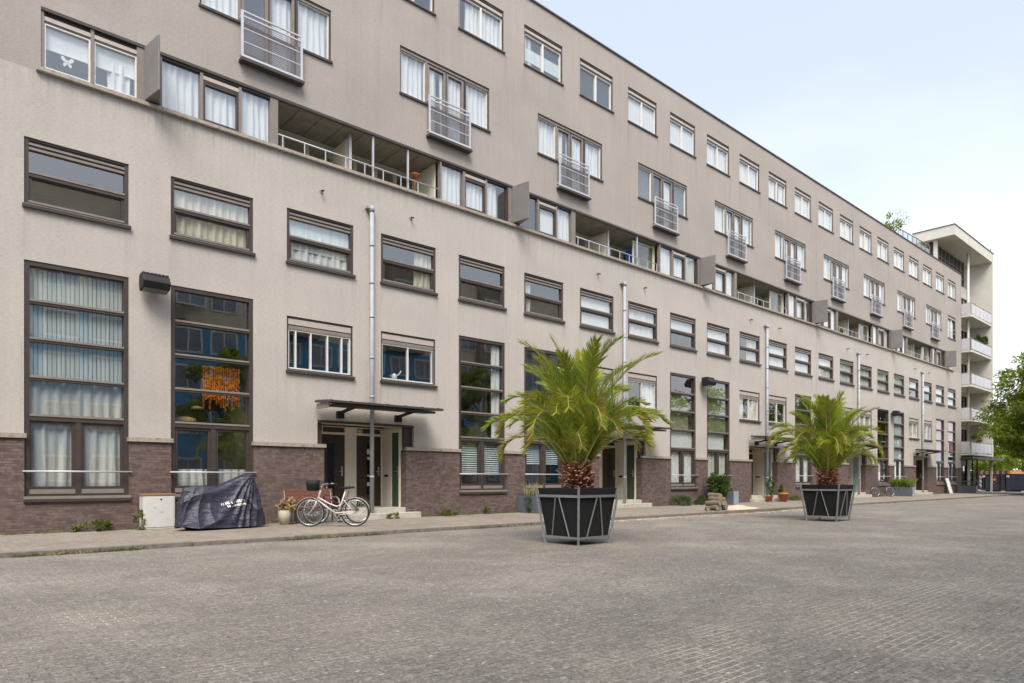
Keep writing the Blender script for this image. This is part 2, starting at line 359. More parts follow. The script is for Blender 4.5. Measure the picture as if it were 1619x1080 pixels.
mx = wn('ShaderNodeMix', data_type='RGBA'); wt.links.new(cr.outputs[0], mx.inputs[0]); wt.links.new(sky.outputs[0], mx.inputs[6]); mx.inputs[7].default_value = (5.1, 5.25, 5.4, 1)
wt.links.new(mx.outputs[2], bg.inputs[0]); bg.inputs[1].default_value = .15
sl = bpy.data.lights.new('sun', 'SUN'); sl.energy = 2.3; sl.angle = math.radians(30); sl.color = (1, .965, .90)
so = bpy.data.objects.new('sun', sl); COL.objects.link(so); so.rotation_euler = (-SUN).to_track_quat('-Z', 'Y').to_euler(); so.location = (0, -30, 40)
sc.view_settings.view_transform = 'Standard'; sc.view_settings.look = 'None'; sc.view_settings.exposure = .78; sc.view_settings.gamma = 1
sc.cycles.max_bounces = 8; sc.cycles.transparent_max_bounces = 16; sc.cycles.diffuse_bounces = 4; sc.cycles.glossy_bounces = 3; sc.cycles.caustics_reflective = False; sc.cycles.caustics_refractive = False
sc.cycles.sample_clamp_indirect = 6

# ------------------------------------------------------------------ setting
RZ = -.08
g = MB(); g.quad((-1500,-1500,RZ-.012),(1500,-1500,RZ-.012),(1500,1500,RZ-.012),(-1500,1500,RZ-.012)); struct('ground', g, M['ground'])
g = MB(); g.quad((-60,-23,RZ),(140,-23,RZ),(140,-4.4,RZ),(-60,-4.4,RZ)); g.quad((75,-4.4,RZ),(140,-4.4,RZ),(140,14,RZ),(75,14,RZ)); struct('road', g, M['road'])
g = MB(); g.box(-20,74.9,-4.28,.3,-.3,0); struct('pavement', g, M['pave'])
g = MB()
x = -20.
while x < 74.8:
    g.box(x, min(x+.994, 74.9), -4.4+R.uniform(-.006,.006), -4.282, -.3, .004+R.uniform(-.004,.008)); x += 1.0
g.box(74.902, 75.0, -4.4, 6, -.3, .003); struct('kerb', g, M['kerb'], bev=.012)
g = MB(); g.box(-60,60,-30,-23,-.3,.02); struct('far_pavement', g, M['pave'])

# ------------------------------------------------------------------ the long apartment building
S0, MOD, PER, XL, XR = 1.89, 2.908, 11.632, -2.6, 66.4
bld = thing('apartment_building', 'long taupe rendered apartment block with purple brick plinth and recessed balcony strip', 'building', (0,0,0))
col = lambda n: S0+MOD*n
TALL = [0,1,4,5,8,9,12,13,16,17,20,21]; SMALL = [2,3,6,7,10,11,14,15,18,19]

def holed(mb, x0, x1, z0, z1, holes, y=0, depth=.25, m=0):
    holes = [h for h in holes if h[1] > x0 and h[0] < x1 and h[3] > z0 and h[2] < z1]
    xs = sorted({x0, x1, *[min(max(a, x0), x1) for h in holes for a in h[:2]]}); zs = sorted({z0, z1, *[min(max(a, z0), z1) for h in holes for a in h[2:4]]})
    def inside(xa, za): return any(h[0] < xa < h[1] and h[2] < za < h[3] for h in holes)
    for i in range(len(zs)-1):
        run = None
        for j in range(len(xs)-1):
            solid = not inside((xs[j]+xs[j+1])/2, (zs[i]+zs[i+1])/2)
            if solid and run is None: run = xs[j]
            if (not solid or j == len(xs)-2) and run is not None:
                e = xs[j+1] if solid else xs[j]
                mb.quad((run,y,zs[i]),(e,y,zs[i]),(e,y,zs[i+1]),(run,y,zs[i+1]), m); run = None
    for h in holes:
        a, b, c, d = max(h[0],x0), min(h[1],x1), max(h[2],z0), min(h[3],z1); dp = h[4] if len(h) > 4 else depth
        if h[0] >= x0: mb.quad((a,y,c),(a,y,d),(a,y+dp,d),(a,y+dp,c), m)
        if h[1] <= x1: mb.quad((b,y,d),(b,y,c),(b,y+dp,c),(b,y+dp,d), m)
        if h[2] >= z0 and (len(h) < 6): mb.quad((a,y,c),(a,y+dp,c),(b,y+dp,c),(b,y,c), m)
        if h[3] <= z1 and (len(h) < 6): mb.quad((a,y,d),(b,y,d),(b,y+dp,d),(a,y+dp,d), m)

FR = [11.28-MOD*2+MOD*2*k for k in range(0, 10)]
ent = [PER*k for k in range(5)]
holes_lo = [(col(n), col(n)+2.0, 7.07, 8.52) for n in range(22)] + [(col(n), col(n)+2.0, .8, 5.88) for n in TALL] + [(col(n), col(n)+1.98, 4.13, 5.6) for n in SMALL]
holes_lo += [(8.59+e, 11.78+e, 0, 2.83) for e in ent]
mb = MB(); holed(mb, XL, XR, 2.05, 10.0, holes_lo); mb.quad((XR,0,0),(XR,9,0),(XR,9,10.0),(XR,0,10.0)); mb.quad((XL,0,10.0),(XL,9,10.0),(XL,9,0),(XL,0,0))
mb.build('wall', M['stucco'], bld)
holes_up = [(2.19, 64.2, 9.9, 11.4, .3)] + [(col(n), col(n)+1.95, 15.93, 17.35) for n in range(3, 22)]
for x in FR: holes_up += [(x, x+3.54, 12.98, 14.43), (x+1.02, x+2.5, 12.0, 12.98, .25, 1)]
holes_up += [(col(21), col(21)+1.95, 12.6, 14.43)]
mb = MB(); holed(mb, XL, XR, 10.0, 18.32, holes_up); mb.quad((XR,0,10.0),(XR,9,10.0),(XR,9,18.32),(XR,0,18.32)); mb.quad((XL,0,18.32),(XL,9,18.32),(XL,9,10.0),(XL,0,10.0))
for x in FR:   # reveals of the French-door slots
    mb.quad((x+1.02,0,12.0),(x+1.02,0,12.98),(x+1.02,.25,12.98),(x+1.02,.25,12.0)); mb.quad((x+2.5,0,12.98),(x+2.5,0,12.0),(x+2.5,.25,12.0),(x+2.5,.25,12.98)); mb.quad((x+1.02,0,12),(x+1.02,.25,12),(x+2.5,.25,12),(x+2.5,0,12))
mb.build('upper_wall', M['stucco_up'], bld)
mb = MB(); mb.box(XL-.04, XR+.04, -.05, .3, 18.32, 18.38); mb.build('roof_coping', M['brown'], bld)
mb = MB(); mb.box(XL, XR, .3, 9, 18.2, 18.3); mb.build('roof', M['concrete'], bld)
mb = MB(); mb.box(2.1, 64.3, -.10, .04, 9.985, 10.075); mb.build('strip_ledge', M['cap'], bld, bev=.01)
mb = MB(); mb.box(2.19, 64.2, -.012, .1, 11.36, 11.43); mb.build('strip_lintel', M['brown'], bld)
mb = MB(); mb.box(39.39, 39.405, -.004, .0, 2.2, 9.98); mb.box(39.39, 39.405, -.004, .0, 11.45, 18.31); mb.build('expansion_joint', M['brownlt'], bld)
# brick plinth and caps
bholes = [(col(n), col(n)+2.0, .68, 3) for n in TALL] + [(8.77+e, 11.47+e, -1, 3, .45) for e in ent]
mb = MB(); holed(mb, XL, XR, -.05, 2.05, bholes, y=-.05, depth=.3)
mb.quad((XR,-.05,0),(XR,.3,0),(XR,.3,2.05),(XR,-.05,2.05)); mb.build('brick_plinth', M['brick'], bld)
cuts = sorted([(col(n), col(n)+2.0) for n in TALL] + [(8.77+e, 11.47+e) for e in ent]); piers = []; xa = XL
for a, b in cuts: piers.append((xa, a)); xa = b
piers.append((xa, XR))
for a, b in piers:
    mb = MB(); x = a-.035
    while x < b+.03:
        e = min(x+.216, b+.035); mb.box(x, e, -.105+R.uniform(-.006,.006), .02, 2.052, 2.15); x += .216
    mb.build('plinth_cap', M['cap'], bld)
# interior shell (what is seen through the panes)
mb = MB(); X0, X1 = XL+.05, XR-.05
for z0 in (.28, 6.25, 8.9, 11.62, 15.1, 17.9):
    if z0 == 11.62: mb.box(X0, X1, .26, 4.2, 11.45, 11.9)
    else: mb.box(X0, X1, .26, 4.2, z0-.12, z0)
for a, b in ((.28, 8.8), (11.9, 17.8)): mb.quad((X0,4.2,a),(X1,4.2,a),(X1,4.2,b),(X0,4.2,b))
for k in range(-1, 23):
    x = col(k)-.45
    if X0 < x < X1: mb.box(x-.05, x+.05, 1.6, 4.19, .3, 8.75); mb.box(x-.05, x+.05, .3, 4.19, 11.95, 17.75)
for n in TALL+SMALL:
    if n in SMALL: mb.box(col(n)-.44, col(n)+2.4, .27, 4.15, 3.2, 3.4)
mb.build('interior_shell', M['room'], bld)

# ---- window prototypes (local origin: bottom left of the opening, y>0 is inward)
BR, LT, CS, WH, DK = 0, 1, 2, 3, 4
FM = [M['brown'], M['brownlt'], M['creamstrip'], M['white'], M['dark']]
def glz(mb, x0, x1, z0, z1, y): mb.quad((x0,y,z0),(x1,y,z0),(x1,y,z1),(x0,y,z1))
PRO = {}
def proto(kind, f, gl, sill=None, rail=None): PRO[kind] = (f.mesh(kind+'_frame', FM), gl.mesh('glass_pane', M['glass']), sill and sill.mesh('sill', FM), rail and rail.mesh('guard_rail', [M['rail'], M['canopy'], M['mesh']]))
def sillmb(W, h=.075, pr=.075):
    s = MB(); s.box(-.035, W+.035, -pr, .03, -h, -.012, BR); s.box(-.035, W+.035, -pr-.004, .03, -.012, .004, LT); return s
# second-floor sliding sash
f, gl = MB(), MB(); W, H = 2.0, 1.45
f.frame(0, W, 0, H, .085, .03, .14, BR, tb=.06, tt=.05); f.box(.085, W-.085, .02, .14, 1.30, 1.345, LT); f.box(.085, W-.085, .05, .14, 1.345, H-.05, DK); f.box(.085, W-.085, .045, .14, 1.255, 1.30, BR); f.box(.085, W-.085, .03, .14, 1.205, 1.255, LT)
f.box(.085, W-.085, .012, .14, .70, .745, LT); f.box(.085, W-.085, .025, .15, .625, .70, BR)
f.frame(.085, W-.085, .06, .625, .06, .06, .14, BR, tt=.03); f.box(.085, W-.085, .02, .06, .06, .105, LT)
glz(gl, .085, W-.085, .745, 1.205, .10); glz(gl, .145, W-.145, .12, .595, .11); proto('sash', f, gl, sillmb(W))
# same with the lower sash pushed open at the bottom is not modelled; tall double-height window
f, gl, r = MB(), MB(), MB(); W, H = 2.0, 5.08
f.frame(0, W, 0, H, .10, .02, .15, BR, tb=.05, tt=.10)
zr = [4.21, 3.39, 2.56, 1.73]
for i, z in enumerate(zr):
    f.box(.10, W-.10, .0, .15, z+.005, z+.05, LT); f.box(.10, W-.10, .015, .15, z-(.09 if i == 3 else .05), z+.005, BR)
top = H-.10
for z in zr: glz(gl, .10, W-.10, z+.05, top, .11); top = z-.05
f.box(W/2-.06, W/2+.06, .025, .15, .05, 1.64, BR)
for a, b in ((.10, W/2-.06), (W/2+.06, W-.10)):
    f.frame(a, b, .15, 1.64, .06, .05, .14, BR); glz(gl, a+.06, b-.06, .21, 1.58, .11)
f.box(.10, W/2-.062, .01, .14, .05, .15, LT); f.box(W/2+.062, W-.10, .01, .14, .05, .15, LT)
r.tube([(-.04,-.11,.54),(W+.04,-.11,.54)], .019, 8)
for x in (.0, W): r.box(x-.02, x+.02, -.11, .0, .525, .555)
s = MB(); s.box(-.02, W+.02, -.11, .02, -.12, -.06, BR); s.box(-.02, W+.02, -.115, .02, -.06, -.0, LT); proto('tall', f, gl, s, r)
# first-floor sliding window with two / four leaves
def small(kind, edges):
    f, gl = MB(), MB(); W, H = 1.98, 1.48
    f.frame(0, W, 0, H, .05, .03, .15, BR, tb=.05, tt=.06); f.box(.05, W-.05, .035, .14, 1.255, 1.41, CS); f.box(.05, W-.05, .05, .15, 1.225, 1.255, BR); f.box(.05, W-.05, .04, .15, 1.13, 1.225, LT)
    f.frame(.05, W-.05, .05, 1.13, .04, .06, .15, WH)
    for e in edges: f.box(e-.018, e+.018, .06, .14, .09, 1.09, WH)
    glz(gl, .09, W-.09, .09, 1.09, .12); proto(kind, f, gl, sillmb(W))
small('small', [W/2*0+.99, 1.9]); small('small4', [.28, .72, 1.22, 1.66])
# top-floor window
f, gl = MB(), MB(); W, H = 1.95, 1.42
f.frame(0, W, 0, H, .05, .03, .15, BR, tb=.035, tt=.07); f.box(.05, W-.05, .03, .14, 1.215, 1.31, CS); f.box(.05, W-.05, .05, .15, 1.31, 1.35, DK); f.box(.05, W-.05, .045, .15, 1.15, 1.215, BR)
f.frame(.05, W-.05, .035, 1.15, .035, .06, .15, WH); f.box(W/2-.03, W/2+.03, .05, .15, .07, 1.115, WH); glz(gl, .085, W-.085, .07, 1.115, .12); proto('top', f, gl, sillmb(W, .05, .05))
# French doors with two side lights
f, gl, r = MB(), MB(), MB(); W, H = 3.54, 1.45
f.box(0, .05, .03, .15, 0, H, BR); f.box(W-.05, W, .03, .15, 0, H, BR); f.box(.05, W-.05, .03, .15, H-.07, H, BR); f.box(.05, W-.05, .02, .15, H-.115, H-.07, LT)
f.box(.05, 1.02, .03, .15, 0, .05, BR); f.box(2.5, W-.05, .03, .15, 0, .05, BR)
f.box(.95, 1.02, .025, .16, .05, H-.115, LT); f.box(2.5, 2.57, .025, .16, .05, H-.115, BR)
for a, b in ((.05, .95), (2.57, W-.05)): f.frame(a, b, .05, H-.115, .03, .06, .14, WH); glz(gl, a+.03, b-.03, .08, H-.145, .11)
for a, b in ((1.04, 1.75), (1.78, 2.48)): f.frame(a, b, -.96, H-.13, .075, .05, .15, LT); glz(gl, a+.075, b-.075, -.88, H-.21, .11)
f.box(1.752, 1.778, .03, .16, -.96, H-.12, BR)
x0, x1, yb = 1.0, 2.6, -.13
for x in (x0, x1): r.box(x-.03, x+.03, yb-.02, yb+.02, -.93, .25); r.box(x-.02, x+.02, yb+.02, 0, .1, .14); r.box(x-.02, x+.02, yb+.02, 0, -.86, -.82)
r.box(x0+.03, x1-.03, yb-.02, yb+.025, .215, .25); r.box(x0+.03, x1-.03, yb-.015, yb+.015, .09, .125); r.box(x0+.03, x1-.03, yb-.015, yb+.015, -.93, -.88)
for z in (-.2, -.54): r.box(x0+.03, x1-.03, yb-.012, yb+.012, z-.012, z+.012)
n = 60; sp = .062; hgt = .97
for sgn in (1, -1):
    k = -int(hgt/sp)-1
    for i in range(k, int((x1-x0)/sp)+1-k):
        a = x0+.03+i*sp; za, zb = -.88, .09
        xa, xb = (a, a+hgt) if sgn > 0 else (a, a-hgt)
        pts = []
        lo, hi = x0+.03, x1-.03
        t0, t1 = 0., 1.
        dx = xb-xa
        for bound, s_ in ((lo, 1), (hi, -1)):
            fa = (xa-bound)*s_; fb = (xb-bound)*s_
            if fa < 0 and fb < 0: t0 = 2
            elif fa < 0: t0 = max(t0, -fa/(fb-fa))
            elif fb < 0: t1 = min(t1, fa/(fa-fb))
        if t0 < t1-.02:
            p = Vector((xa+dx*t0, yb+sgn*.006, za+(zb-za)*t0)); q = Vector((xa+dx*t1, yb+sgn*.006, za+(zb-za)*t1)); d = (q-p).normalized(); nn = Vector((-d.z, 0, d.x))*.006
            r.quad(p-nn, q-nn, q+nn, p+nn, 2)
r.box(x0-.05, x1+.05, -.22, -.002, -1.06, -.985, 1); r.box(x0-.05, x1+.05, -.225, -.002, -.985, -.965, 0)
s = MB()
for a, b in ((-.03, .99), (2.61, W+.03)): s.box(a, b, -.05, .03, -.06, -.008, BR); s.box(a, b, -.054, .03, -.008, .003, LT)
proto('french', f, gl, s, r)
# strip windows: three lights, the middle one opening
def strip(kind, W, cutsx, openi, H=1.27, fm=0):
    f, gl = MB(), MB()
    f.box(0, .06, .02, .16, 0, H, LT); f.box(W-.06, W, .02, .16, 0, H, BR)
    f.box(.06, W-.06, .03, .16, H-.05, H, BR); f.box(.06, W-.06, .03, .16, 0, .05, BR)
    ed = [.03]+cutsx+[W-.03]
    for e in cutsx: f.box(e-.035, e+.035, .02, .17, .05, H-.05, LT)
    for i in range(len(ed)-1):
        a, b = ed[i]+.035, ed[i+1]-.035
        if i in openi:
            f.box(a, b, .03, .15, 1.08, 1.17, CS); f.box(a, b, .05, .16, 1.17, H-.05, DK); f.box(a, b, .04, .15, 1.03, 1.08, BR); f.frame(a, b, .05, 1.03, .03 if fm else .055, .045, .14, fm); glz(gl, a+.03, b-.03, .08, 1.0, .10)
        else: glz(gl, a, b, .05, H-.05, .10)
    proto(kind, f, gl)
strip('strip3', 2.9, [.97, 1.92], {1}); strip('strip2', 1.94, [.97], {0, 1}, 1.34, WH)

# ---- curtains
CUR = {}
def curtain(kind, w, h, m, seed=0, amp=.03, gap=None):
    key = (kind, round(w,2), round(h,2), m, seed, gap)
    if key in CUR: return CUR[key]
    b = MB(); r = random.Random(seed*13+5)
    if kind == 'net':
        ph = [r.uniform(0, 6.3) for _ in range(4)]; f1 = r.uniform(30, 40)
        spans = [(0, w)] if gap is None else [(0, gap[0]*w), (gap[1]*w, w)]
        for a, e in spans:
            def fn(u, v, a=a, e=e):
                x = a+(e-a)*u
                return (x+.01*math.sin(v*3+ph[2]+x*9), .175+amp*.8*math.sin(x*f1+ph[0]+.5*math.sin(v*2+ph[1]))+amp*.6*math.sin(x*f1*.43+ph[3])+.01*math.sin(v*4+x*7), h*v)
            b.grid(fn, max(8, int((e-a)*60)), 8)
    elif kind == 'slats':
        n = int(w/.082)
        for i in range(n):
            x = (i+.5)*w/n; t = .32+r.uniform(-.06, .06)
            dx, dy = .042*math.cos(t), .042*math.sin(t)
            b.quad((x-dx,.19-dy,0),(x+dx,.19+dy,0),(x+dx,.19+dy,h),(x-dx,.19-dy,h))
    elif kind == 'roller':
        b.grid(lambda u, v: (w*u, .16+.004*math.sin(9*v), h*v), 4, 6); b.box(0, w, .15, .17, -.025, -.001)
    elif kind == 'venetian':
        n = int(h/.07)
        for i in range(n):
            z = (i+.5)*h/n; b.quad((0,.155,z-.02),(w,.155,z-.02),(w,.20,z+.022),(0,.20,z+.022))
    me = b.mesh('curtain', M[m]); CUR[key] = me; return me

def window(name, kind, x, z, cur=(), pname='curtain'):
    f, gl, si, ra = PRO[kind]
    o = link(name, f, bld, (x, 0, z)); link('glass_pane', gl, o)
    if si: link('sill', si, o)
    if ra: link('guard_rail' if kind != 'french' else 'balcony_guard', ra, o)
    for (k, x0, x1, z0, z1, m, *ex) in cur:
        me = curtain(k, x1-x0, z1-z0, m, ex[0] if ex else 0, gap=ex[1] if len(ex) > 1 else None)
        link({'net': 'curtain', 'slats': 'slat_blind', 'roller': 'roller_blind_or_reflection', 'venetian': 'venetian_blind'}[k], me, o, (x0, 0, z0))
    return o
# second floor
sash = {0: [], 1: [('net',.05,1.95,.05,1.22,'cur_cream',1)], 2: [('roller',.05,1.95,.45,1.22,'slat'), ('net',.1,1.9,.05,.9,'cur_white',2)], 3: [('net',1.3,1.95,.05,1.2,'cur_cream',3)], 4: [], 5: [('net',.05,.45,.05,1.2,'cur_grey',2)], 6: [('roller',.05,1.95,.1,1.22,'roller')], 7: [('net',.05,1.95,.05,1.22,'cur_white',4)], 8: [('roller',.05,1.95,.62,1.22,'roller')], 9: [('net',.05,1.95,.05,1.22,'cur_white',1), ('roller',.05,1.95,.8,1.22,'roller')], 10: [('net',1.0,1.95,.05,1.22,'cur_grey',3)]}
for n in range(22):
    if n in sash: c = sash[n]
    elif n in (18, 19): c = [('roller',.05,1.95,.66,1.22,'roller')]
    else: c = [[('net',.05,1.95,.05,1.22,'cur_white',n % 4)], [('roller',.05,1.95,.1,1.22,'roller')], [('net',.05,1.95,.05,1.22,'cur_white',2), ('roller',.05,1.95,.7,1.22,'roller')]][n % 3]
    window('window', 'sash', col(n), 7.07, c)
# tall windows
lowc = [('net',.12,1.88,.1,1.65,'cur_white',1)]
tall = {0: [('slats',.1,1.9,2.62,4.95,'slat',1), ('net',.1,1.9,1.70,2.56,'cur_grey',2), ('net',.1,1.9,.1,1.66,'cur_grey',3)],
        1: [('net',.12,.95,.08,.62,'cur_grey',1), ('net',1.1,1.88,.08,.62,'cur_grey',2)],
        4: [('net',1.55,1.92,1.75,4.9,'cur_white',1), ('venetian',.12,1.88,.5,1.6,'slat')], 5: [('venetian',.12,1.88,.9,1.6,'slat')],
        8: [('roller',.12,1.6,2.6,4.1,'refl_green'), ('roller',.1,1.9,1.75,2.5,'roller')]+lowc, 9: [('roller',.12,1.9,2.6,4.95,'refl_green'), ('roller',.1,1.7,1.75,2.5,'roller')]+[('net',.12,1.88,.1,1.65,'cur_grey',3)],  # olive sheets added to carry the painted tree reflection, the white ones are blinds
        12: lowc, 13: lowc, 16: [('net',.2,1.1,.1,1.65,'cur_white',3)], 17: [('roller',.1,1.9,1.75,4.9,'slat')]+lowc,
        20: [('roller',.1,1.9,2.6,4.9,'reddish'), ('net',.12,1.1,.1,1.65,'cur_white',1)], 21: [('roller',.1,1.9,2.6,4.9,'reddish')]}
for n in TALL: window('tall_window', 'tall', col(n), .8, tall[n])
small_c = {2: [], 3: [], 6: [('roller',.05,1.93,.05,1.2,'roller')], 7: [('net',1.2,1.93,.05,1.2,'cur_white',1)], 10: [('net',.1,.6,.05,1.2,'cur_grey',1), ('net',1.2,1.9,.05,1.2,'cur_cream',1)], 11: [], 14: [('net',.05,1.93,.05,1.2,'cur_grey',2)], 15: [('net',.05,1.93,.05,1.2,'cur_cream',2)], 18: [('net',.05,1.93,.05,1.2,'cur_cream',3)], 19: [('slats',.05,1.93,.05,1.2,'cur_cream',3)]}
for n in SMALL: window('casement_window', 'small4' if n == 2 else 'small', col(n), 4.13, small_c[n])
for n in range(3, 22):
    c = [[('net',.05,1.9,.03,1.14,'cur_white',n % 4)], [('roller',.05,1.9,.05,1.14,'roller')], [('net',.05,1.9,.03,1.14,'cur_white',n % 4, (.5, .7))]][(n*7 % 5) % 3]
    if n == 5: c = [('venetian',.05,1.9,.75,1.14,'roller'), ('net',.05,.5,.03,1.1,'cur_white',2), ('roller',.05,1.9,.3,.74,'slat')]
    if n == 6: c = [('venetian',.05,1.9,.03,1.14,'roller')]
    if n == 4: c = [('net',.05,1.9,.03,1.14,'cur_white',1,(.03,.16))]
    if n == 3: c = [('net',.05,1.3,.03,1.14,'cur_white',1)]
    window('upper_window', 'top', col(n), 15.93, c)
for i, x in enumerate(FR):
    a = [('net',.05,.95,.03,1.32,'cur_white',i % 4), ('net',2.57,3.49,.03,1.32,'cur_white',(i+1) % 4)]
    if i == 0: a += [('net',1.74,2.46,-.95,1.3,'cur_white',2)]
    elif i == 3: a = [('venetian',.05,.95,.03,1.32,'roller'), ('venetian',2.57,3.49,.03,1.32,'roller'), ('net',1.8,2.46,-.95,1.3,'cur_white',1)]
    else: a += [('net',1.04,2.46,-.95,1.3,'cur_white',i % 4, (.28, .4))]
    window('french_window', 'french', x, 12.98, a)
f, gl, r = MB(), MB(), MB(); W, H = 1.95, 1.83
f.frame(0, W, 0, H, .06, .03, .15, BR); f.box(.06, W-.06, .03, .14, 1.62, 1.72, CS); f.box(W/2-.04, W/2+.04, .04, .15, .06, 1.62, WH); f.box(.06, W-.06, .035, .15, 1.55, 1.62, BR); glz(gl, .06, W-.06, .06, 1.55, .12)
r.tube([(-.02,-.07,.75),(W+.02,-.07,.75)], .018); r.tube([(-.02,-.07,.45),(W+.02,-.07,.45)], .018)
for x in (0, W):
    for z in (.45, .75): r.box(x-.02, x+.02, -.07, 0, z-.015, z+.015)
proto('endwin', f, gl, sillmb(W, .05, .05), r); window('upper_window', 'endwin', col(21), 12.6, [('net',.05,1.9,.03,1.5,'cur_white',1)])

# ---- strip storey: window groups, fins, loggias
ZS = 10.09
fins = [4.22+PER*k for k in range(6)]
window('strip_window', 'strip2', 2.19, ZS, [('roller',.05,1.9,.55,1.05,'roller'), ('net',1.3,1.75,.05,.75,'cur_white',1)])
# grey backing so the two-light window does not look through the storey
for k, fx in enumerate(fins):
    mb = MB(); mb.prism([(fx, -.001), (fx+.12, -.72), (fx+.16, -.72), (fx+.33, -.001)], 10.13, 11.40); mb.build('privacy_fin', M['finp'], bld, bev=.008); mb = MB(); mb.box(fx-.155, fx+.325, .012, .2, 10.085, 11.355); mb.build('fin_post', M['brownlt'], bld)
    if k > 0: window('strip_window', 'strip3', fx-3.06, ZS, [('net',.05,.95,.05,1.2,'cur_white',k % 4), ('net',.98,1.9,.05,1.1,'cur_white',(k+1) % 4)] + ([('net',1.95,2.5,.05,1.2,'cur_white',1)] if k % 2 else [('net',1.95,2.85,.05,1.2,'cur_white',3)]))
    if k < 5: window('strip_window', 'strip3', fx+.33, ZS, [('net',.05,2.85,.05,1.2,'cur_white',k % 4)] if k % 2 == 0 else [('roller',1.0,1.95,.05,1.1,'roller'), ('net',2.0,2.85,.05,1.2,'cur_white',2)])
mb = MB(); mb.box(63.1, 64.2, .02, .2, 10.08, 11.36); mb.build('strip_end_panel', M['creamstrip'], bld)
mb = MB()
for k in range(-1, 6):
    a = fins[k]+8.35 if k >= 0 else 2.1
    b = (fins[k+1] if k < 5 else 64.2)+3.25
    if k == 5: b = 64.2; a = fins[5]-3.2
    if k == 5: continue
    mb.quad((a,2.2,8.95),(min(b,64.2),2.2,8.95),(min(b,64.2),2.2,11.44),(a,2.2,11.44))
mb.build('strip_back_wall', M['room'], bld)
for k in range(5):
    a, b = fins[k]+3.25, fins[k+1]-3.08
    lg = MB()
    lg.box(a-.02, b+.02, .3, 2.2, 8.9, 9.1, 0)                                           # floor
    nq = 8
    for j in range(nq):
        xa = a+(b-a)*j/nq; xb = a+(b-a)*(j+1)/nq
        lg.box(xa+.012, xb-.012, .12, 2.2, 11.37, 11.44, 0)                               # soffit planks
    lg.box(a, b, .25, 2.2, 11.441, 11.449, 1)
    lg.box(a-.21, a, .015, .29, 10.08, 11.36, 2); lg.box(a-.2, a, .3, 1.55, 9.1, 11.36, 3); lg.box(b, b+.04, .3, 1.55, 9.1, 11.36, 3)
    lg.box(a, b, 1.5, 1.6, 9.1, 9.95, 3); lg.box(a, b, 1.5, 1.6, 11.2, 11.368, 3)
    o = lg.build('loggia', [M['concrete'], M['dark'], M['brownlt'], M['cream']], bld)
    # loggia back wall: cream mullions, dark glazing
    wnd = MB(); gl = MB(); mid = a+(b-a)*.44
    for xa, xb, nn in ((a, mid-.05, 3), (mid+.05, b, 4)):
        for j in range(nn+1):
            x = xa+(xb-xa)*j/nn; wnd.box(x-.04, x+.04, 1.47, 1.57, 9.95, 11.2)
        wnd.box(xa+.04, xa+(xb-xa)/nn-.04, 1.48, 1.56, 10.75, 10.80)
    gl.quad((a,1.54,9.95),(b,1.54,9.95),(b,1.54,11.2),(a,1.54,11.2)); ww = wnd.build('loggia_window', M['cream'], bld); gl.build('glass_pane', M['glass'], ww)
    dv = MB(); dv.box(mid-.03, mid+.03, .45, 1.46, 9.1, 11.25, 0); dv.box(mid-.04, mid+.04, .36, .45, 9.1, 11.36, 1); dv.build('loggia_divider', [M['cream'], M['rail']], bld)
    rl = MB(); rl.tube([(a,.0,10.42),(b,.0,10.42)], .018, 6); x = a+.12
    while x < b: rl.box(x-.012, x+.012, -.012, .012, 10.07, 10.41); x += .62
    rl.build('loggia_rail', M['rail'], bld)
    for t in ((.55, .78) if k == 0 else ((.72,) if k == 1 else ())):
        ps = MB(); x = a+(b-a)*t; ps.box(x-.025, x+.025, .05, .1, 10.07, 11.37); ps.build('loggia_post', M['rail'], bld)
    if k > 0:
        pn = MB(); x = b-.55; pn.frame(x-.9, x+.5, 10.1, 11.25, .045, .3, .35, 0); o2 = pn.build('wind_screen', M['cream'], bld); q = MB(); q.quad((x-.86,.32,10.14),(x+.46,.32,10.14),(x+.46,.32,11.2),(x-.86,.32,11.2)); q.build('glass_pane', M['glassgreen'], o2)

# ---- drain pipes, spouts
for k in range(5):
    s = 10.24+PER*k; mb = MB()
    mb.tube([(s,-.12,0),(s,-.12,9.05)], .062, 12); mb.tube([(s,-.12,9.02),(s,-.12,9.18)], .08, 12); mb.box(s-.17, s+.02, -.16, .0, 9.1, 9.19)
    for z in (1.2, 3.55, 4.7, 5.9, 6.9, 8.0): mb.tube([(s,-.12,z),(s,-.12,z+.07)], .071, 12)
    for z in (2.95, 6.3, 8.6): mb.box(s-.015, s+.015, -.07, .0, z, z+.03)
    mb.build('drain_pipe', M['pipe'], bld)
    for q in (8.7, 11.66):
        mb = MB(); mb.tube([(q+PER*k, 0, 9.24), (q+PER*k, -.02, 9.24)], .06, 12, 1); mb.tube([(q+PER*k, -.02, 9.24), (q+PER*k, -.16, 9.20)], .025, 8, 0); mb.build('overflow_spout', [M['dark'], M['creamstrip']], bld)

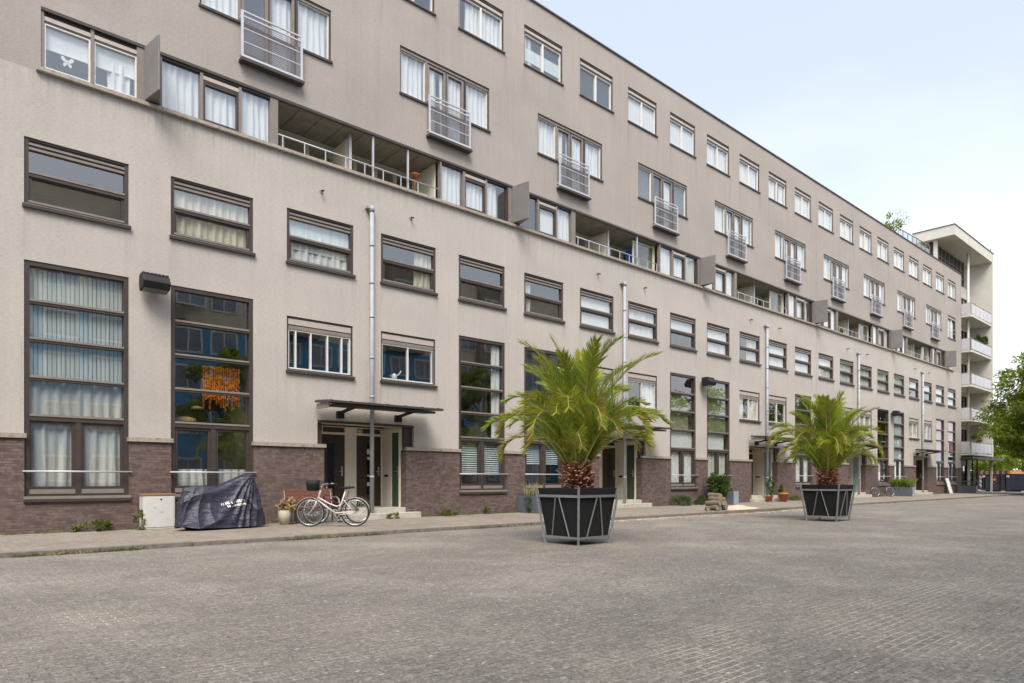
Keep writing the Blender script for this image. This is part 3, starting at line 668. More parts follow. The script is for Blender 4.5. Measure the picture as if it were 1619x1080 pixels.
# ---- entrances
def door(name, x, y, z, w, h, mat, along='x', slot=True, handle=True, lbox=False, label=None):
    """leaf in local coords: width runs along local x, front looks to -y; side doors are turned"""
    mb = MB(); mb.box(0, w, 0, .05, 0, h)
    if slot:
        mb.box(w*.40, w*.40+.02, -.012, 0, .35, h-.25); mb.box(w*.62, w*.62+.02, -.012, 0, .35, h-.25)
    o = mb.build(name, mat, bld, (x, y, z), bev=.006)
    if along == 'y': o.rotation_euler = (0, 0, -PI/2)
    if label: o['label'] = label
    if slot:
        g_ = MB(); g_.quad((w*.40+.02,-.004,.35),(w*.62,-.004,.35),(w*.62,-.004,h-.25),(w*.40+.02,-.004,h-.25)); g_.build('door_glass', M['darkglass'], o)
        d_ = MB(); d_.quad((w*.40+.02,-.002,.35),(w*.62,-.002,.35),(w*.62,-.002,h-.25),(w*.40+.02,-.002,h-.25)); d_.build('door_panel', M['dark'], o)
    if handle:
        h_ = MB(); h_.box(w-.11, w-.06, -.015, -.0, .95, 1.25); h_.tube([(w-.085,-.05,1.1),(w-.2,-.05,1.1)], .011, 6); h_.tube([(w-.085,-.05,1.1),(w-.085,-.015,1.1)], .011, 6); h_.build('door_handle', M['chrome'], o)
    if lbox:
        l_ = MB(); l_.frame(w*.28, w*.72, .93, 1.0, .012, -.014, 0); l_.box(w*.28+.012, w*.72-.012, -.008, 0, .942, .988); l_.build('letterbox', M['dark'], o)
    return o
for k, e in enumerate(ent):
    L, Rr, FL, TP, DP = 8.77+e, 11.47+e, .31, 2.83, 1.4
    fr = MB()
    fr.quad((L,DP,FL),(Rr,DP,FL),(Rr,DP,TP),(L,DP,TP), 1)                                    # back
    fr.quad((L,.25,0),(L,DP,0),(L,DP,TP),(L,.25,TP), 2); fr.quad((Rr+.02,DP,0),(Rr+.02,.2,0),(Rr+.02,.2,TP),(Rr+.02,DP,TP), 0)
    fr.quad((8.59+e,.0,TP),(8.59+e,DP,TP),(11.78+e,DP,TP),(11.78+e,.0,TP), 0)
    for (a, b) in ((L+.33, L+.42), (10.12+e, 10.52+e), (11.40+e, 11.47+e)): fr.box(a, b, DP-.09, DP-.002, FL, TP-.05, 0)
    for (a, b) in ((L+.42, 10.12+e), (10.52+e, 11.40+e)):
        fr.box(a, b, DP-.09, DP-.002, 2.53, 2.60, 0); fr.box(a+.22, b-.02, DP-.03, DP-.004, 2.60, 2.76, 3); fr.box(a, b, DP-.09, DP-.002, 2.76, 2.78, 0)
        fr.box(a+.02, a+.2, DP-.1, DP-.002, 2.60, 2.76, 0); fr.box(a+.04, a+.18, DP-.104, DP-.1, 2.62, 2.74, 3); fr.box(a+.07, a+.15, DP-.107, DP-.104, 2.64, 2.70, 0)
    fr.box(L, 11.47+e, DP-.1, DP-.001, TP-.05, TP-.002, 3)
    fr.box(8.59+e, 11.78+e, -.004, .05, 2.76, TP-.001, 3)                                  # dark lintel edge
    fr.box(11.475+e, 11.775+e, .10, .2, 2.15, 2.76, 3); fr.box(8.6+e, 8.765+e, .10, .2, 2.15, 2.76, 3)
    # side wall frame (right)
    fr.box(Rr-.045, Rr+.018, .0+.26, .32, FL, 2.72, 0); fr.box(Rr-.045, Rr+.018, .74, .82, FL, 2.72, 0); fr.box(Rr-.045, Rr+.018, .32, .74, 2.62, 2.72, 0); fr.box(Rr-.045, Rr+.018, .82, DP-.1, 2.5, 2.72, 0)
    fr.build('door_frame', [M['cream'], M['room'], M['brick'], M['brown']], bld)
    st = MB(); st.box(8.6+e, 11.85+e, -.30, -.05, -.05, .165); st.box(8.78+e, 11.46+e, -.048, 1.38, -.05, FL-.002)
    st.build('doorstep', M['step'], bld, bev=.012)
    door('front_door', L+.42, DP-.06, FL, 10.12+e-L-.42, 2.21, M['doorbrown'])
    door('front_door', 10.52+e, DP-.06, FL, .88, 2.21, M['doorbrown'], label='dark brown door with papers behind its narrow glass' if k == 0 else None)
    if k == 0:
        pp = MB()
        for (xx, zz, ww, hh) in ((10.90, 1.95, .10, .16), (10.91, 1.78, .09, .09), (10.90, .95, .11, .12), (10.91, 1.25, .08, .05)): pp.box(xx, xx+ww, 1.327, 1.333, zz, zz+hh)
        pp.build('door_notice', M['white'], bld)
    door('side_door', Rr-.03, DP-.1, FL, .48, 2.19, M['cream'], 'y', slot=False, handle=False, lbox=True, label='cream door with letterbox')
    gm = [M['doorgreen'], M['doorgreen'], M['doorteal'], M['doorteal'], M['doorbrown']][k]
    door('side_door', Rr-.02, .74, FL, .42, 2.31, gm, 'y', slot=False, handle=True, label=['narrow green door', 'narrow green door', 'pale teal door', 'pale teal door', 'dark brown door'][k])
    # canopy
    cn = MB(); a, b = 8.42+e, 12.12+e
    cn.obox(((a+b)/2, -.63, 3.285), ((b-a)/2, 0, 0), (0, .45, .03), (0, -.002, .032), 0)
    cn.obox(((a+b)/2+.02, -.62, 3.19), ((b-a)/2-.22, 0, 0), (0, .34, .022), (0, -.002, .032), 0)
    cn.box(a, b, -1.10, -1.08, 3.23, 3.285, 0)
    x = a+.08
    while x < b-.05: cn.bar((x, -.2, 3.345), (x, -1.06, 3.285), .04, .03, 0); x += .58
    cn.box(a+.05, a+.09, -.9, -.19, 3.10, 3.25, 1)
    o = cn.build('canopy', [M['canopy'], M['brownlt']], bld)
    for xb in (9.25+e, 11.17+e):
        k_ = MB(); k_.box(xb-.1, xb+.1, -.14, -.0, 2.90, 3.10); k_.bar((xb, -.12, 3.06), (xb, -.92, 3.16), .10, .07); k_.build('bracket', M['blackmetal'], o, bev=.006)

# ------------------------------------------------------------------ corner building with balconies
cb = thing('corner_building', 'pale corner block with stacked white balconies under an overhanging roof', 'building', (66.4, 0, 0))
def C(mb): mb.v = [(x-66.4, y, z) for x, y, z in mb.v]; return mb
mb = MB(); mb.box(72.4, 72.75, -.78, 1.7, 3.15, 20.45); mb.box(72.55, 72.7, -.72, -.58, 0, 3.15); C(mb).build('end_wall', M['palewall'], cb)
mb = MB(); holes = []
for z in (.1, 3.3, 6.25, 9.15, 12.1, 15.0): holes.append((66.7, 68.9, z+.1, z+2.3, .2)); holes.append((69.6, 71.8, z+.1, z+2.3, .2))
holed(mb, 66.41, 72.4, 0, 18.3, holes, y=1.0); mb.quad((72.75,1.0,0),(72.75,9,0),(72.75,9,20.4),(72.75,1.0,20.4)); mb.box(72.4, 72.74, 1.0, 1.3, 0, 3.14); C(mb).build('wall', M['palewall'], cb)
for h in holes:
    f = MB(); gq = MB(); x0, x1, z0, z1 = h[:4]; f.frame(x0, x1, z0, z1, .07, 1.04, 1.14); f.box((x0+x1)/2-.04, (x0+x1)/2+.04, 1.04, 1.14, z0+.07, z1-.07)
    gq.quad((x0,1.1,z0),(x1,1.1,z0),(x1,1.1,z1),(x0,1.1,z1)); o = C(f).build('window', M['blackmetal'], cb); C(gq).build('glass_pane', M['glass'], o)
mb = MB(); mb.quad((66.41,4,0),(72.4,4,0),(72.4,4,18.2),(66.41,4,18.2)); mb.box(66.41, 72.4, 1.32, 3.98, 2.9, 3.2)
C(mb).build('interior_shell', M['room'], cb)
for z in (3.15, 6.0, 8.9, 11.8, 14.75):
    mb = MB(); mb.prism([(66.45, .99), (66.45, -.62), (66.75, -.72), (72.38, -.72), (72.38, .99)], z, z+.16); sl_ = C(mb).build('balcony', M['palewall'], cb)
    mb = MB()
    mb.box(66.43, 66.46, -.60, .0, z+.18, z+1.12, 0)
    for j in range(5): xa = 66.52+j*1.18; mb.box(xa, xa+1.12, -.72, -.70, z+.24, z+1.05, 0)
    for j in range(6): xa = 66.48+j*1.18; mb.box(xa-.02, xa+.02, -.70, -.66, z+.16, z+1.14, 1)
    mb.tube([(66.45,0,z+1.15),(66.45,-.68,z+1.15),(72.38,-.68,z+1.15)], .025, 6, 1); C(mb).build('balustrade', [M['rail'], M['brownlt']], sl_)
mb = MB(); mb.tube([(67.9,-.1,3.2),(67.9,-.1,20.4)], .10, 10); C(mb).build('column', M['palewall'], cb)
mb = MB()
mb.box(61.8, 72.78, -.78, 2.2, 20.45, 21.25)
o = C(mb).build('roof', M['palewall'], cb); mb = MB(); mb.box(61.75, 72.83, -.83, 2.25, 21.25, 21.30); mb.tube([(72.6,-.6,21.3),(72.6,-.6,21.75)], .03); C(mb).build('roof_edge', M['brown'], o)
mb = MB(); mb.box(62.4, 70.8, .98, 1.2, 18.38, 20.44); mb.box(62.15, 62.4, .55, .8, 18.38, 20.44, 1)
for j in range(9): x = 62.5+j*1.02; mb.box(x-.04, x+.04, .92, .98, 18.38, 20.44, 3)
for j in range(2): mb.box(62.5, 70.7, .94, .98, 18.9+j*.7, 18.95+j*.7, 3)
C(mb).build('penthouse_glazing', [M['dark'], M['palewall'], M['blackmetal'], M['finp']], cb)
mb = MB(); mb.prism([(66.2,-.9),(74.4,-1.2),(74.4,1.2),(66.2,1.2)], 2.86, 3.02); mb.box(66.25, 74.3, -1.2, -1.0, 2.78, 2.86); C(mb).build('canopy', M['canopy'], cb)
mb = MB()
for x in (66.5, 67.6, 69.2, 70.9, 72.3): mb.box(x-.05, x+.05, .3, .4, 0, 2.86)
mb.box(66.55, 72.25, .31, .39, .9, 1.0); C(mb).build('shopfront_frame', M['blackmetal'], cb)

# terrace screen on the roof, and shrub
t = thing('terrace_screen', 'greenish glass wind screen along the roof terrace edge', 'glass screen', (53.6, .5, 18.3))
fr = MB(); pn = MB()
for j in range(8): fr.box(j*.95-.02, j*.95+.02, -.02, .02, .08, 1.0+.03*j)
fr.bar((0,0,1.0), (6.65,0,1.21), .05, .04); pn.quad((0,.0,.1),(6.65,0,.1),(6.65,0,1.19),(0,0,.98)); fr.build('screen_frame', M['brownlt'], t); pn.build('screen_glass', M['glassgreen'], t)

# ------------------------------------------------------------------ vegetation helpers
def leaf(mb, p, d, up, L, Wd, m=0, fold=.25):
    d = Vector(d).normalized(); s_ = d.cross(Vector(up))
    if s_.length < 1e-3: s_ = d.cross(Vector((1,0,0)))
    s_.normalize(); n_ = s_.cross(d); p = Vector(p)
    mid = p+d*L*.5-n_*L*.04
    k = mb.add([p, mid+s_*Wd/2+n_*Wd*fold, p+d*L-n_*L*.12, mid-s_*Wd/2+n_*Wd*fold, ])
    mb.face((k, k+1, k+2), m); mb.face((k, k+2, k+3), m)
def rv(r): 
    while 1:
        v = Vector((r.uniform(-1,1), r.uniform(-1,1), r.uniform(-1,1)))
        if .02 < v.length < 1: return v
def bush(mb, c, rad, n, L, seed, m=0):
    r = random.Random(seed); c = Vector(c); rad = Vector(rad)
    cl = [(rv(r).normalized()*r.uniform(.35,.85)) for _ in range(max(5, n//45))]
    for i in range(n):
        q = r.choice(cl)+rv(r)*.34
        p = c+Vector((q.x*rad.x, q.y*rad.y, q.z*rad.z)); d = q.normalized()*.6+rv(r)*.7+Vector((0,0,.15)); s_ = r.uniform(.7,1.3)
        leaf(mb, p, d, rv(r), L*s_, L*.5*s_, m)
def tree(name, label, loc, h, rad, nleaf, L, seed, lm, group, crown0=2.2, nclump=110):
    r = random.Random(seed); t = thing(name, label, 'tree', loc, 0, group)
    tr = MB(); pts = [(0,0,-.1),(.08,.03,1.0),(.05,.1,2.2),(.12,-.05,h*.45),(.0,.05,h*.7),(.05,0,h*.9)]; tr.tube(pts, [.24,.19,.17,.13,.08,.03], 10)
    cz = crown0+(h-crown0)*.52; rz = (h-crown0)*.52; ends = []
    for i in range(16):
        a = i*2.399+r.uniform(-.3,.3); zz = r.uniform(1.9, h*.65); ln = rad*r.uniform(.5,.85); e = Vector((math.cos(a)*ln, math.sin(a)*ln, zz+r.uniform(.3,2.2)))
        b = Vector((.08, .02, zz)); tr.tube([b, b.lerp(e, .5)+Vector((0,0,.35)), e], [.075,.05,.015], 6)
    tr.build('trunk', M['bark'], t)
    cr_ = MB(); cl = []
    while len(cl) < nclump:
        q = rv(r); 
        if q.length > .42: cl.append((q, r.uniform(.13, .26)))
    for i in range(nleaf):
        q, s_ = r.choice(cl); o = rv(r)*s_; q = q+Vector((o.x, o.y, o.z*.55))
        q = q*(1+.18*(1-abs(q.z))); zz = q.z*rz; sh = 1.06
        p = Vector((q.x*rad*sh, q.y*rad*sh, cz+zz)); d = q.normalized()*.5+rv(r)*.8+Vector((0,0,-.25)); k = r.uniform(.7,1.3)
        leaf(cr_, p, d, rv(r)+Vector((0,0,.8)), L*k, L*.6*k)
    cr_.build('crown', lm, t); return t

# ------------------------------------------------------------------ palms in steel-framed tubs
def make_frond(seed, length, droop, m_tip):
    r = random.Random(seed); mb = MB(); N = 26; pts = []; p = Vector((0,0,0)); ang = 0
    for i in range(N+1):
        t = i/N; pts.append(p.copy()); ang = -droop*(t**2.6)          # pitch change along the frond (local: starts along +x)
        p = p+Vector((math.cos(ang), 0, math.sin(ang)))*(length/N)
    mb.tube(pts, [.021*(1-.85*i/N)+.002 for i in range(N+1)], 5, 1)
    nl = int(length*40)
    for i in range(nl):
        t = .12+.88*i/nl; f = t*N; a = min(int(f), N-1); q = pts[a].lerp(pts[a+1], f-a); tan = (pts[a+1]-pts[a]).normalized(); nrm = Vector((-tan.z, 0, tan.x))
        ll = .43*min(1, .3+t*3.2)*(1-.62*max(0, (t-.55)/.45))*r.uniform(.85,1.1)
        for sd in (-1, 1):
            fw = .5+.75*t+r.uniform(-.28,.28)
            d = (tan*fw+Vector((0,sd,0))*.8+nrm*(.42+r.uniform(-.42,.42)))
            d.normalize(); pt = q; s_ = d.cross(Vector((0,0,1))).normalized()*.0098
            mdp = q+d*ll*.55; tip = q+d*ll+Vector((0,0,-.06-.05*r.random()))*ll*1.2
            k = mb.add([q-s_*.6, q+s_*.6, mdp+s_, mdp-s_, tip]); mm = 2 if (r.random() < m_tip*(.35+t)) else 0
            mb.face((k,k+1,k+2,k+3), mm); mb.face((k+3,k+2,k+4), mm)
    return mb.mesh('frond', [M['palm'], M['rachis'], M['palmtip']])
FROND = [make_frond(11, 2.4, 2.0, .12), make_frond(12, 2.2, 2.5, .14), make_frond(13, 2.5, 1.2, .08), make_frond(14, 2.45, 3.0, .25), make_frond(15, 2.35, .6, .06), make_frond(16, 1.9, 2.7, .35)]
def planter(loc, label):
    t = thing('palm_planter', label, 'planter', loc, 0, 'palm tubs on the paving')
    hb, ht, zb, zt = .455, .575, .13, 1.08
    tub = MB(); n = 4
    sg = [(-1,-1),(1,-1),(1,1),(-1,1)]
    k = tub.add([(x*(hb-.03), y*(hb-.03), zb+.02) for x, y in sg]+[(x*(ht-.03), y*(ht-.03), zt) for x, y in sg]+[(x*(ht-.07), y*(ht-.07), zt) for x, y in sg]+[(x*(ht-.075), y*(ht-.075), zt-.09) for x, y in sg])
    tub.face((k+3,k+2,k+1,k))
    for a in (0, 4, 8):
        for i in range(4): j = (i+1) % 4; tub.face((k+a+i,k+a+j,k+a+4+j,k+a+4+i))
    tub.face((k+12,k+13,k+14,k+15), 1); tub.build('tub', [M['black'], M['soil']], t, bev=.012)
    fr = MB(); P = lambda z: hb+(ht-hb)*(z-zb)/(zt-zb)
    for x, y in sg: fr.bar((x*P(.0), y*P(.0), 0), (x*P(1.1), y*P(1.1), 1.1), .042, .042, up=(x, -y, 0))
    for z, th in ((.14, .042), (.93, .048)):
        q = P(z)
        for (a, b) in zip(sg, sg[1:]+sg[:1]): fr.bar((a[0]*q*.93, a[1]*q*.93, z) if 0 else (a[0]*q, a[1]*q, z), (b[0]*q, b[1]*q, z), .02, th)
    for (a, b) in zip(sg, sg[1:]+sg[:1]):
        A, B = Vector((*a, 0)), Vector((*b, 0))
        def pt(f_, z): v = A.lerp(B, f_)*P(z); return (v.x*1.005, v.y*1.005, z)
        fr.bar(pt(.25, .15), pt(.46, .92), .022, .022); fr.bar(pt(.75, .15), pt(.54, .92), .022, .022)
    fr.build('steel_frame', M['galv'], t)
    ft = MB()
    for x, y in sg: ft.box(x*.44-.045, x*.44+.045, y*.44-.045, y*.44+.045, 0, .012)
    ft.build('foot_plate', M['galv'], t)
    return t
def palm(loc, label, seed, sc_=1.0):
    r = random.Random(seed); t = thing('palm_tree', label, 'palm', loc, 0, 'potted palms'); t.scale = (sc_,)*3
    tr = MB(); tr.lathe([(.15,-.05),(.19,.1),(.20,.22),(.17,.34),(.11,.46),(.07,.55)], n=14)
    for i in range(150):
        a = i*2.39996; z = .0+.46*(i/150); rr = .13+.075*math.sin(min(1, z/.42)*PI*.9); d = Vector((math.cos(a), math.sin(a), .55+z)); p = Vector((math.cos(a)*rr, math.sin(a)*rr, z))
        L_ = r.uniform(.04,.2); d = d+rv(r)*.4; tr.bar(p, p+d*L_*.8, .05, .02, 0 if i % 3 else 1, up=(0,0,1)); 
        q = p+d*L_*.8; tr.bar(q, q+d*.012, r.uniform(.03,.056), .022, 1 if r.random() < .4 else 0)
    tr.build('trunk', [M['husk'], M['huskend']], t)
    n = 62
    for i in range(n):
        a = i*2.39996+r.uniform(-.25,.25); u = i/n                       # young fronds upright in the heart, old ones lean out
        el = math.radians(89-34*u**1.1+r.uniform(-6,6)); k = 4 if u < .1 else (2 if u < .42 else r.choice([0,0,1,3,5])); me = FROND[k]
        o = link('frond', me, t, (math.cos(a)*.07, math.sin(a)*.07, .42-.12*u)); o.rotation_euler = Matrix.Rotation(a, 4, 'Z').to_euler()
        o.rotation_euler = (Matrix.Rotation(a, 3, 'Z') @ Matrix.Rotation(-el, 3, 'Y') @ Matrix.Rotation(r.uniform(-.5,.5), 3, 'X')).to_euler(); k2 = r.uniform(.85,1.08)*(1-.14*max(0, u-.5)/.5); o.scale = (k2,)*3
    return t
P1 = (9.31+.53, -9.22+.53, RZ); P2 = (20.15+.6, -9.39+.6, RZ)
planter(P1, 'nearer black tub in a grey steel frame, the one left of its twin'); palm((P1[0], P1[1], RZ+1.0), 'bigger looking palm in the nearer tub, with browned frond tips', 3, 1.06)
planter(P2, 'farther black tub in a grey steel frame, beyond the heap of sand'); palm((P2[0], P2[1], RZ+1.0), 'smaller looking palm in the farther tub, lush green', 8)

# ------------------------------------------------------------------ things on the pavement
# utility cabinet
t = thing('utility_cabinet', 'small pale grey utility cabinet with rusty top against the brick', 'cabinet', (4.43, -.30, 0))
mb = MB(); mb.box(-.34,.34,-.16,.2,0,.80); mb.build('body', M['cabinet'], t, bev=.012); mb = MB(); mb.box(-.36,.36,-.18,.2,.80,.83); mb.build('lid', M['rust'], t)
mb = MB(); mb.box(-.31,.31,-.172,-.16,.05,.76); dr = mb.build('door', M['cabinet'], t, bev=.006); mb = MB(); mb.tube([(.03,-.172,.70),(.03,-.184,.70)], .018); mb.build('lock', M['dark'], dr)
mb = MB(); mb.box(4.02, 4.85, -.0535, -.0505, .84, 1.0); mb.v = [(x+R.uniform(-.05,.05), y, z+R.uniform(-.03,.03)) for x,y,z in mb.v]
# covered motorcycle
def cover():
    r = random.Random(4)
    prof = [(0,.62),(.06,.78),(.2,.97),(.48,1.02),(.77,1.0),(.99,.98),(1.25,1.08),(1.58,1.2),(1.86,1.30),(1.93,1.29),(2.0,1.2)]
    def H(x):
        for (a, b), (c, d) in zip(prof, prof[1:]):
            if x <= c: return b+(d-b)*(x-a)/(c-a)
        return prof[-1][1]
    LN = 2.36
    s0 = lambda q: 1 if q >= 0 else -1
    def per(u):   # rounded rectangle perimeter
        a = 2*PI*u; cx, sx_ = math.cos(a), math.sin(a); e = .55
        return LN/2+LN/2*math.copysign(abs(cx)**e, cx), .40*math.copysign(abs(sx_)**.7, sx_)
    def fn(u, v):
        px, py = per(u); rx = .17+(px/LN)*1.80; rx = min(max(rx, .17), 1.95); ry = py*(.28+.45*max(0, (rx-1.5)/.4)); rz = H(rx)
        f = v**.85; hz = .04+.06*max(0, math.sin(u*2*PI*2+1))+.02*max(0, 1-abs(px-.5)/.5)
        x = rx+(px-rx)*f; y = ry+(py-ry)*(f**.7); z = rz+(hz-rz)*v
        z += .06*math.sin(PI*v)*(1 if abs(py) > .2 else .3)
        am = .035*min(1, v*1.6)*(1+.5*math.sin(u*31)); ph = u*2*PI*8+2.2*math.sin(v*2.2+u*9)+1.3*math.sin(u*2*PI*4)
        sn = math.sin(ph); fi = math.atan2(1.36-z, 1.95-x); q3 = math.sin(fi*13+1.2*math.sin(fi*5)+.6*math.sin(x*4)); q4 = mnoise.noise(Vector((x*3.2, z*4.5, s0(py)*4)))
        dd = am*.8*(1-2*abs(sn)**.7)+.062*(1-2*abs(q3)**.6)*min(1, v*2.2)*(1-.3*v)+.016*(1-2*abs(q4)**.5)+.012*math.sin(x*9-z*7+2*math.sin(x*3))*math.sin(PI*min(1, v*1.1))
        s_ = 1 if py >= 0 else -1
        y += s_*dd*min(1, abs(py)/.2); x += dd*.6*(1 if px > LN/2 else -1)*max(0, 1-abs(py)/.4)
        return Vector((x-LN/2, y, max(z, .02)))
    return fn
t = thing('covered_motorcycle', 'motorcycle under a wrinkled dark navy rain cover by the window', 'motorcycle', (5.60, -1.2, 0), math.radians(8)); t.scale = (.91, 1, 1)
fn = cover(); mb = MB(); mb.grid(fn, 300, 60, wrap=True); kk = mb.add([(0,0,1.0)]); 
mb.grid(lambda u, v: fn(.0+.5*u, 0)*(1-v)+fn(1-.5*u if u else 0., 0)*v, 60, 6); cvr = mb.build('rain_cover', M['cover'], t)
def patch(u0, u1, v0, v1):
    P_ = [[fn(u0+(u1-u0)*i/3, v0+(v1-v0)*j/2) for i in range(4)] for j in range(3)]
    nrm = (P_[0][3]-P_[0][0]).cross(P_[2][0]-P_[0][0]).normalized()
    if nrm.y > 0: nrm = -nrm
    k = mk_.add([p+nrm*.012 for row in P_ for p in row])
    for j in range(2):
        for i in range(3): mk_.face((k+j*4+i, k+j*4+i+1, k+j*4+i+5, k+j*4+i+4), 0, True)
rr = random.Random(2)
def ufor(xt, v):
    a, b = .52, .98
    for _ in range(40):
        m_ = (a+b)/2
        if fn(m_, v).x+1.18 < xt: a = m_
        else: b = m_
    return (a+b)/2
for row, (v0, v1, xa, xe) in enumerate(((.46,.52,1.02,1.62), (.54,.585,1.16,1.62))):
    mk_ = MB()
    while xa < xe:
        wd = rr.choice([.022, .032, .045]); patch(ufor(xa, v0), ufor(xa+wd, v0), v0+rr.uniform(0,.012), v1); xa += wd+rr.choice([.014, .018, .04] if row == 0 else [.012, .015])
    mk_.build('cover_lettering', M['white'], cvr)
for x in (-.78, .72):
    mb = MB(); mb.tube([(x+.27*math.cos(a*PI/12), 0, .31+.27*math.sin(a*PI/12)) for a in range(24)], .05, 8, closed=True); mb.tube([(x,-.05,.31),(x,.05,.31)], .2, 16, 1); mb.build('wheel', [M['rubber'], M['blackmetal']], t)
mb = MB(); mb.box(-.45,.35,-.1,.1,.3,.6); mb.build('engine', M['blackmetal'], t)

# bench
t = thing('bench', 'slatted red brown bench with curved steel arms against the brick', 'bench', (8.12, -.55, 0))
mb = MB()
for i in range(4): y = -.36+i*.10; mb.box(-.72,.72,y,y+.085,.42,.45)
mb.build('seat', M['wood'], t, bev=.006); mb = MB()
for i in range(4): z = .54+i*.095; y = .08+i*.028; mb.box(-.72,.72,y,y+.028,z,z+.08)
mb.build('backrest', M['wood'], t, bev=.005)
for x in (-.66, .66):
    mb = MB(); mb.tube([(x,.17,.86),(x,.06,.45),(x,.04,.02)], .02, 8); mb.tube([(x,.06,.66),(x,-.2,.69),(x,-.34,.62),(x,-.40,.45),(x,-.40,.0)], .022, 8); mb.tube([(x,.06,.41),(x,-.4,.41)], .016, 8); mb.build('leg', M['galv'], t)
# pot with dried flowers
t = thing('flower_pot', 'cream pot of dried brown hydrangea heads beside the bench', 'flower pot', (7.28, -.85, 0))
mb = MB(); mb.lathe([(.11,0),(.15,.2),(.165,.36),(.15,.37),(.14,.33)], n=18); mb.build('pot', M['potcream'], t)
mb = MB(); bush(mb, (0,0,.52), (.24,.24,.2), 420, .07, 3); bush(mb, (0.1,-.05,.40), (.2,.2,.12), 120, .08, 5, 1); mb.build('dried_blooms', [M['straw'], M['weed']], t)
for i, (x, y, lb) in enumerate(((7.78, -.72, 'grey metal bucket under the left half of the bench'), (8.3, -.78, 'grey metal bucket under the bench behind the front bicycle wheel'))):
    t = thing('bucket', lb, 'bucket', (x, y, 0), 0, 'buckets under the bench'); mb = MB(); mb.lathe([(.12,0),(.155,.33),(.165,.335),(.15,.33),(.13,.05)], n=18); mb.build('bucket_body', M['bucket'], t); mb = MB(); mb.tube([(-.16,0,.32),(-.12,-.1,.24),(0,-.16,.2),(.12,-.1,.24),(.16,0,.32)], .006, 6); mb.build('bail', M['galv'], t)

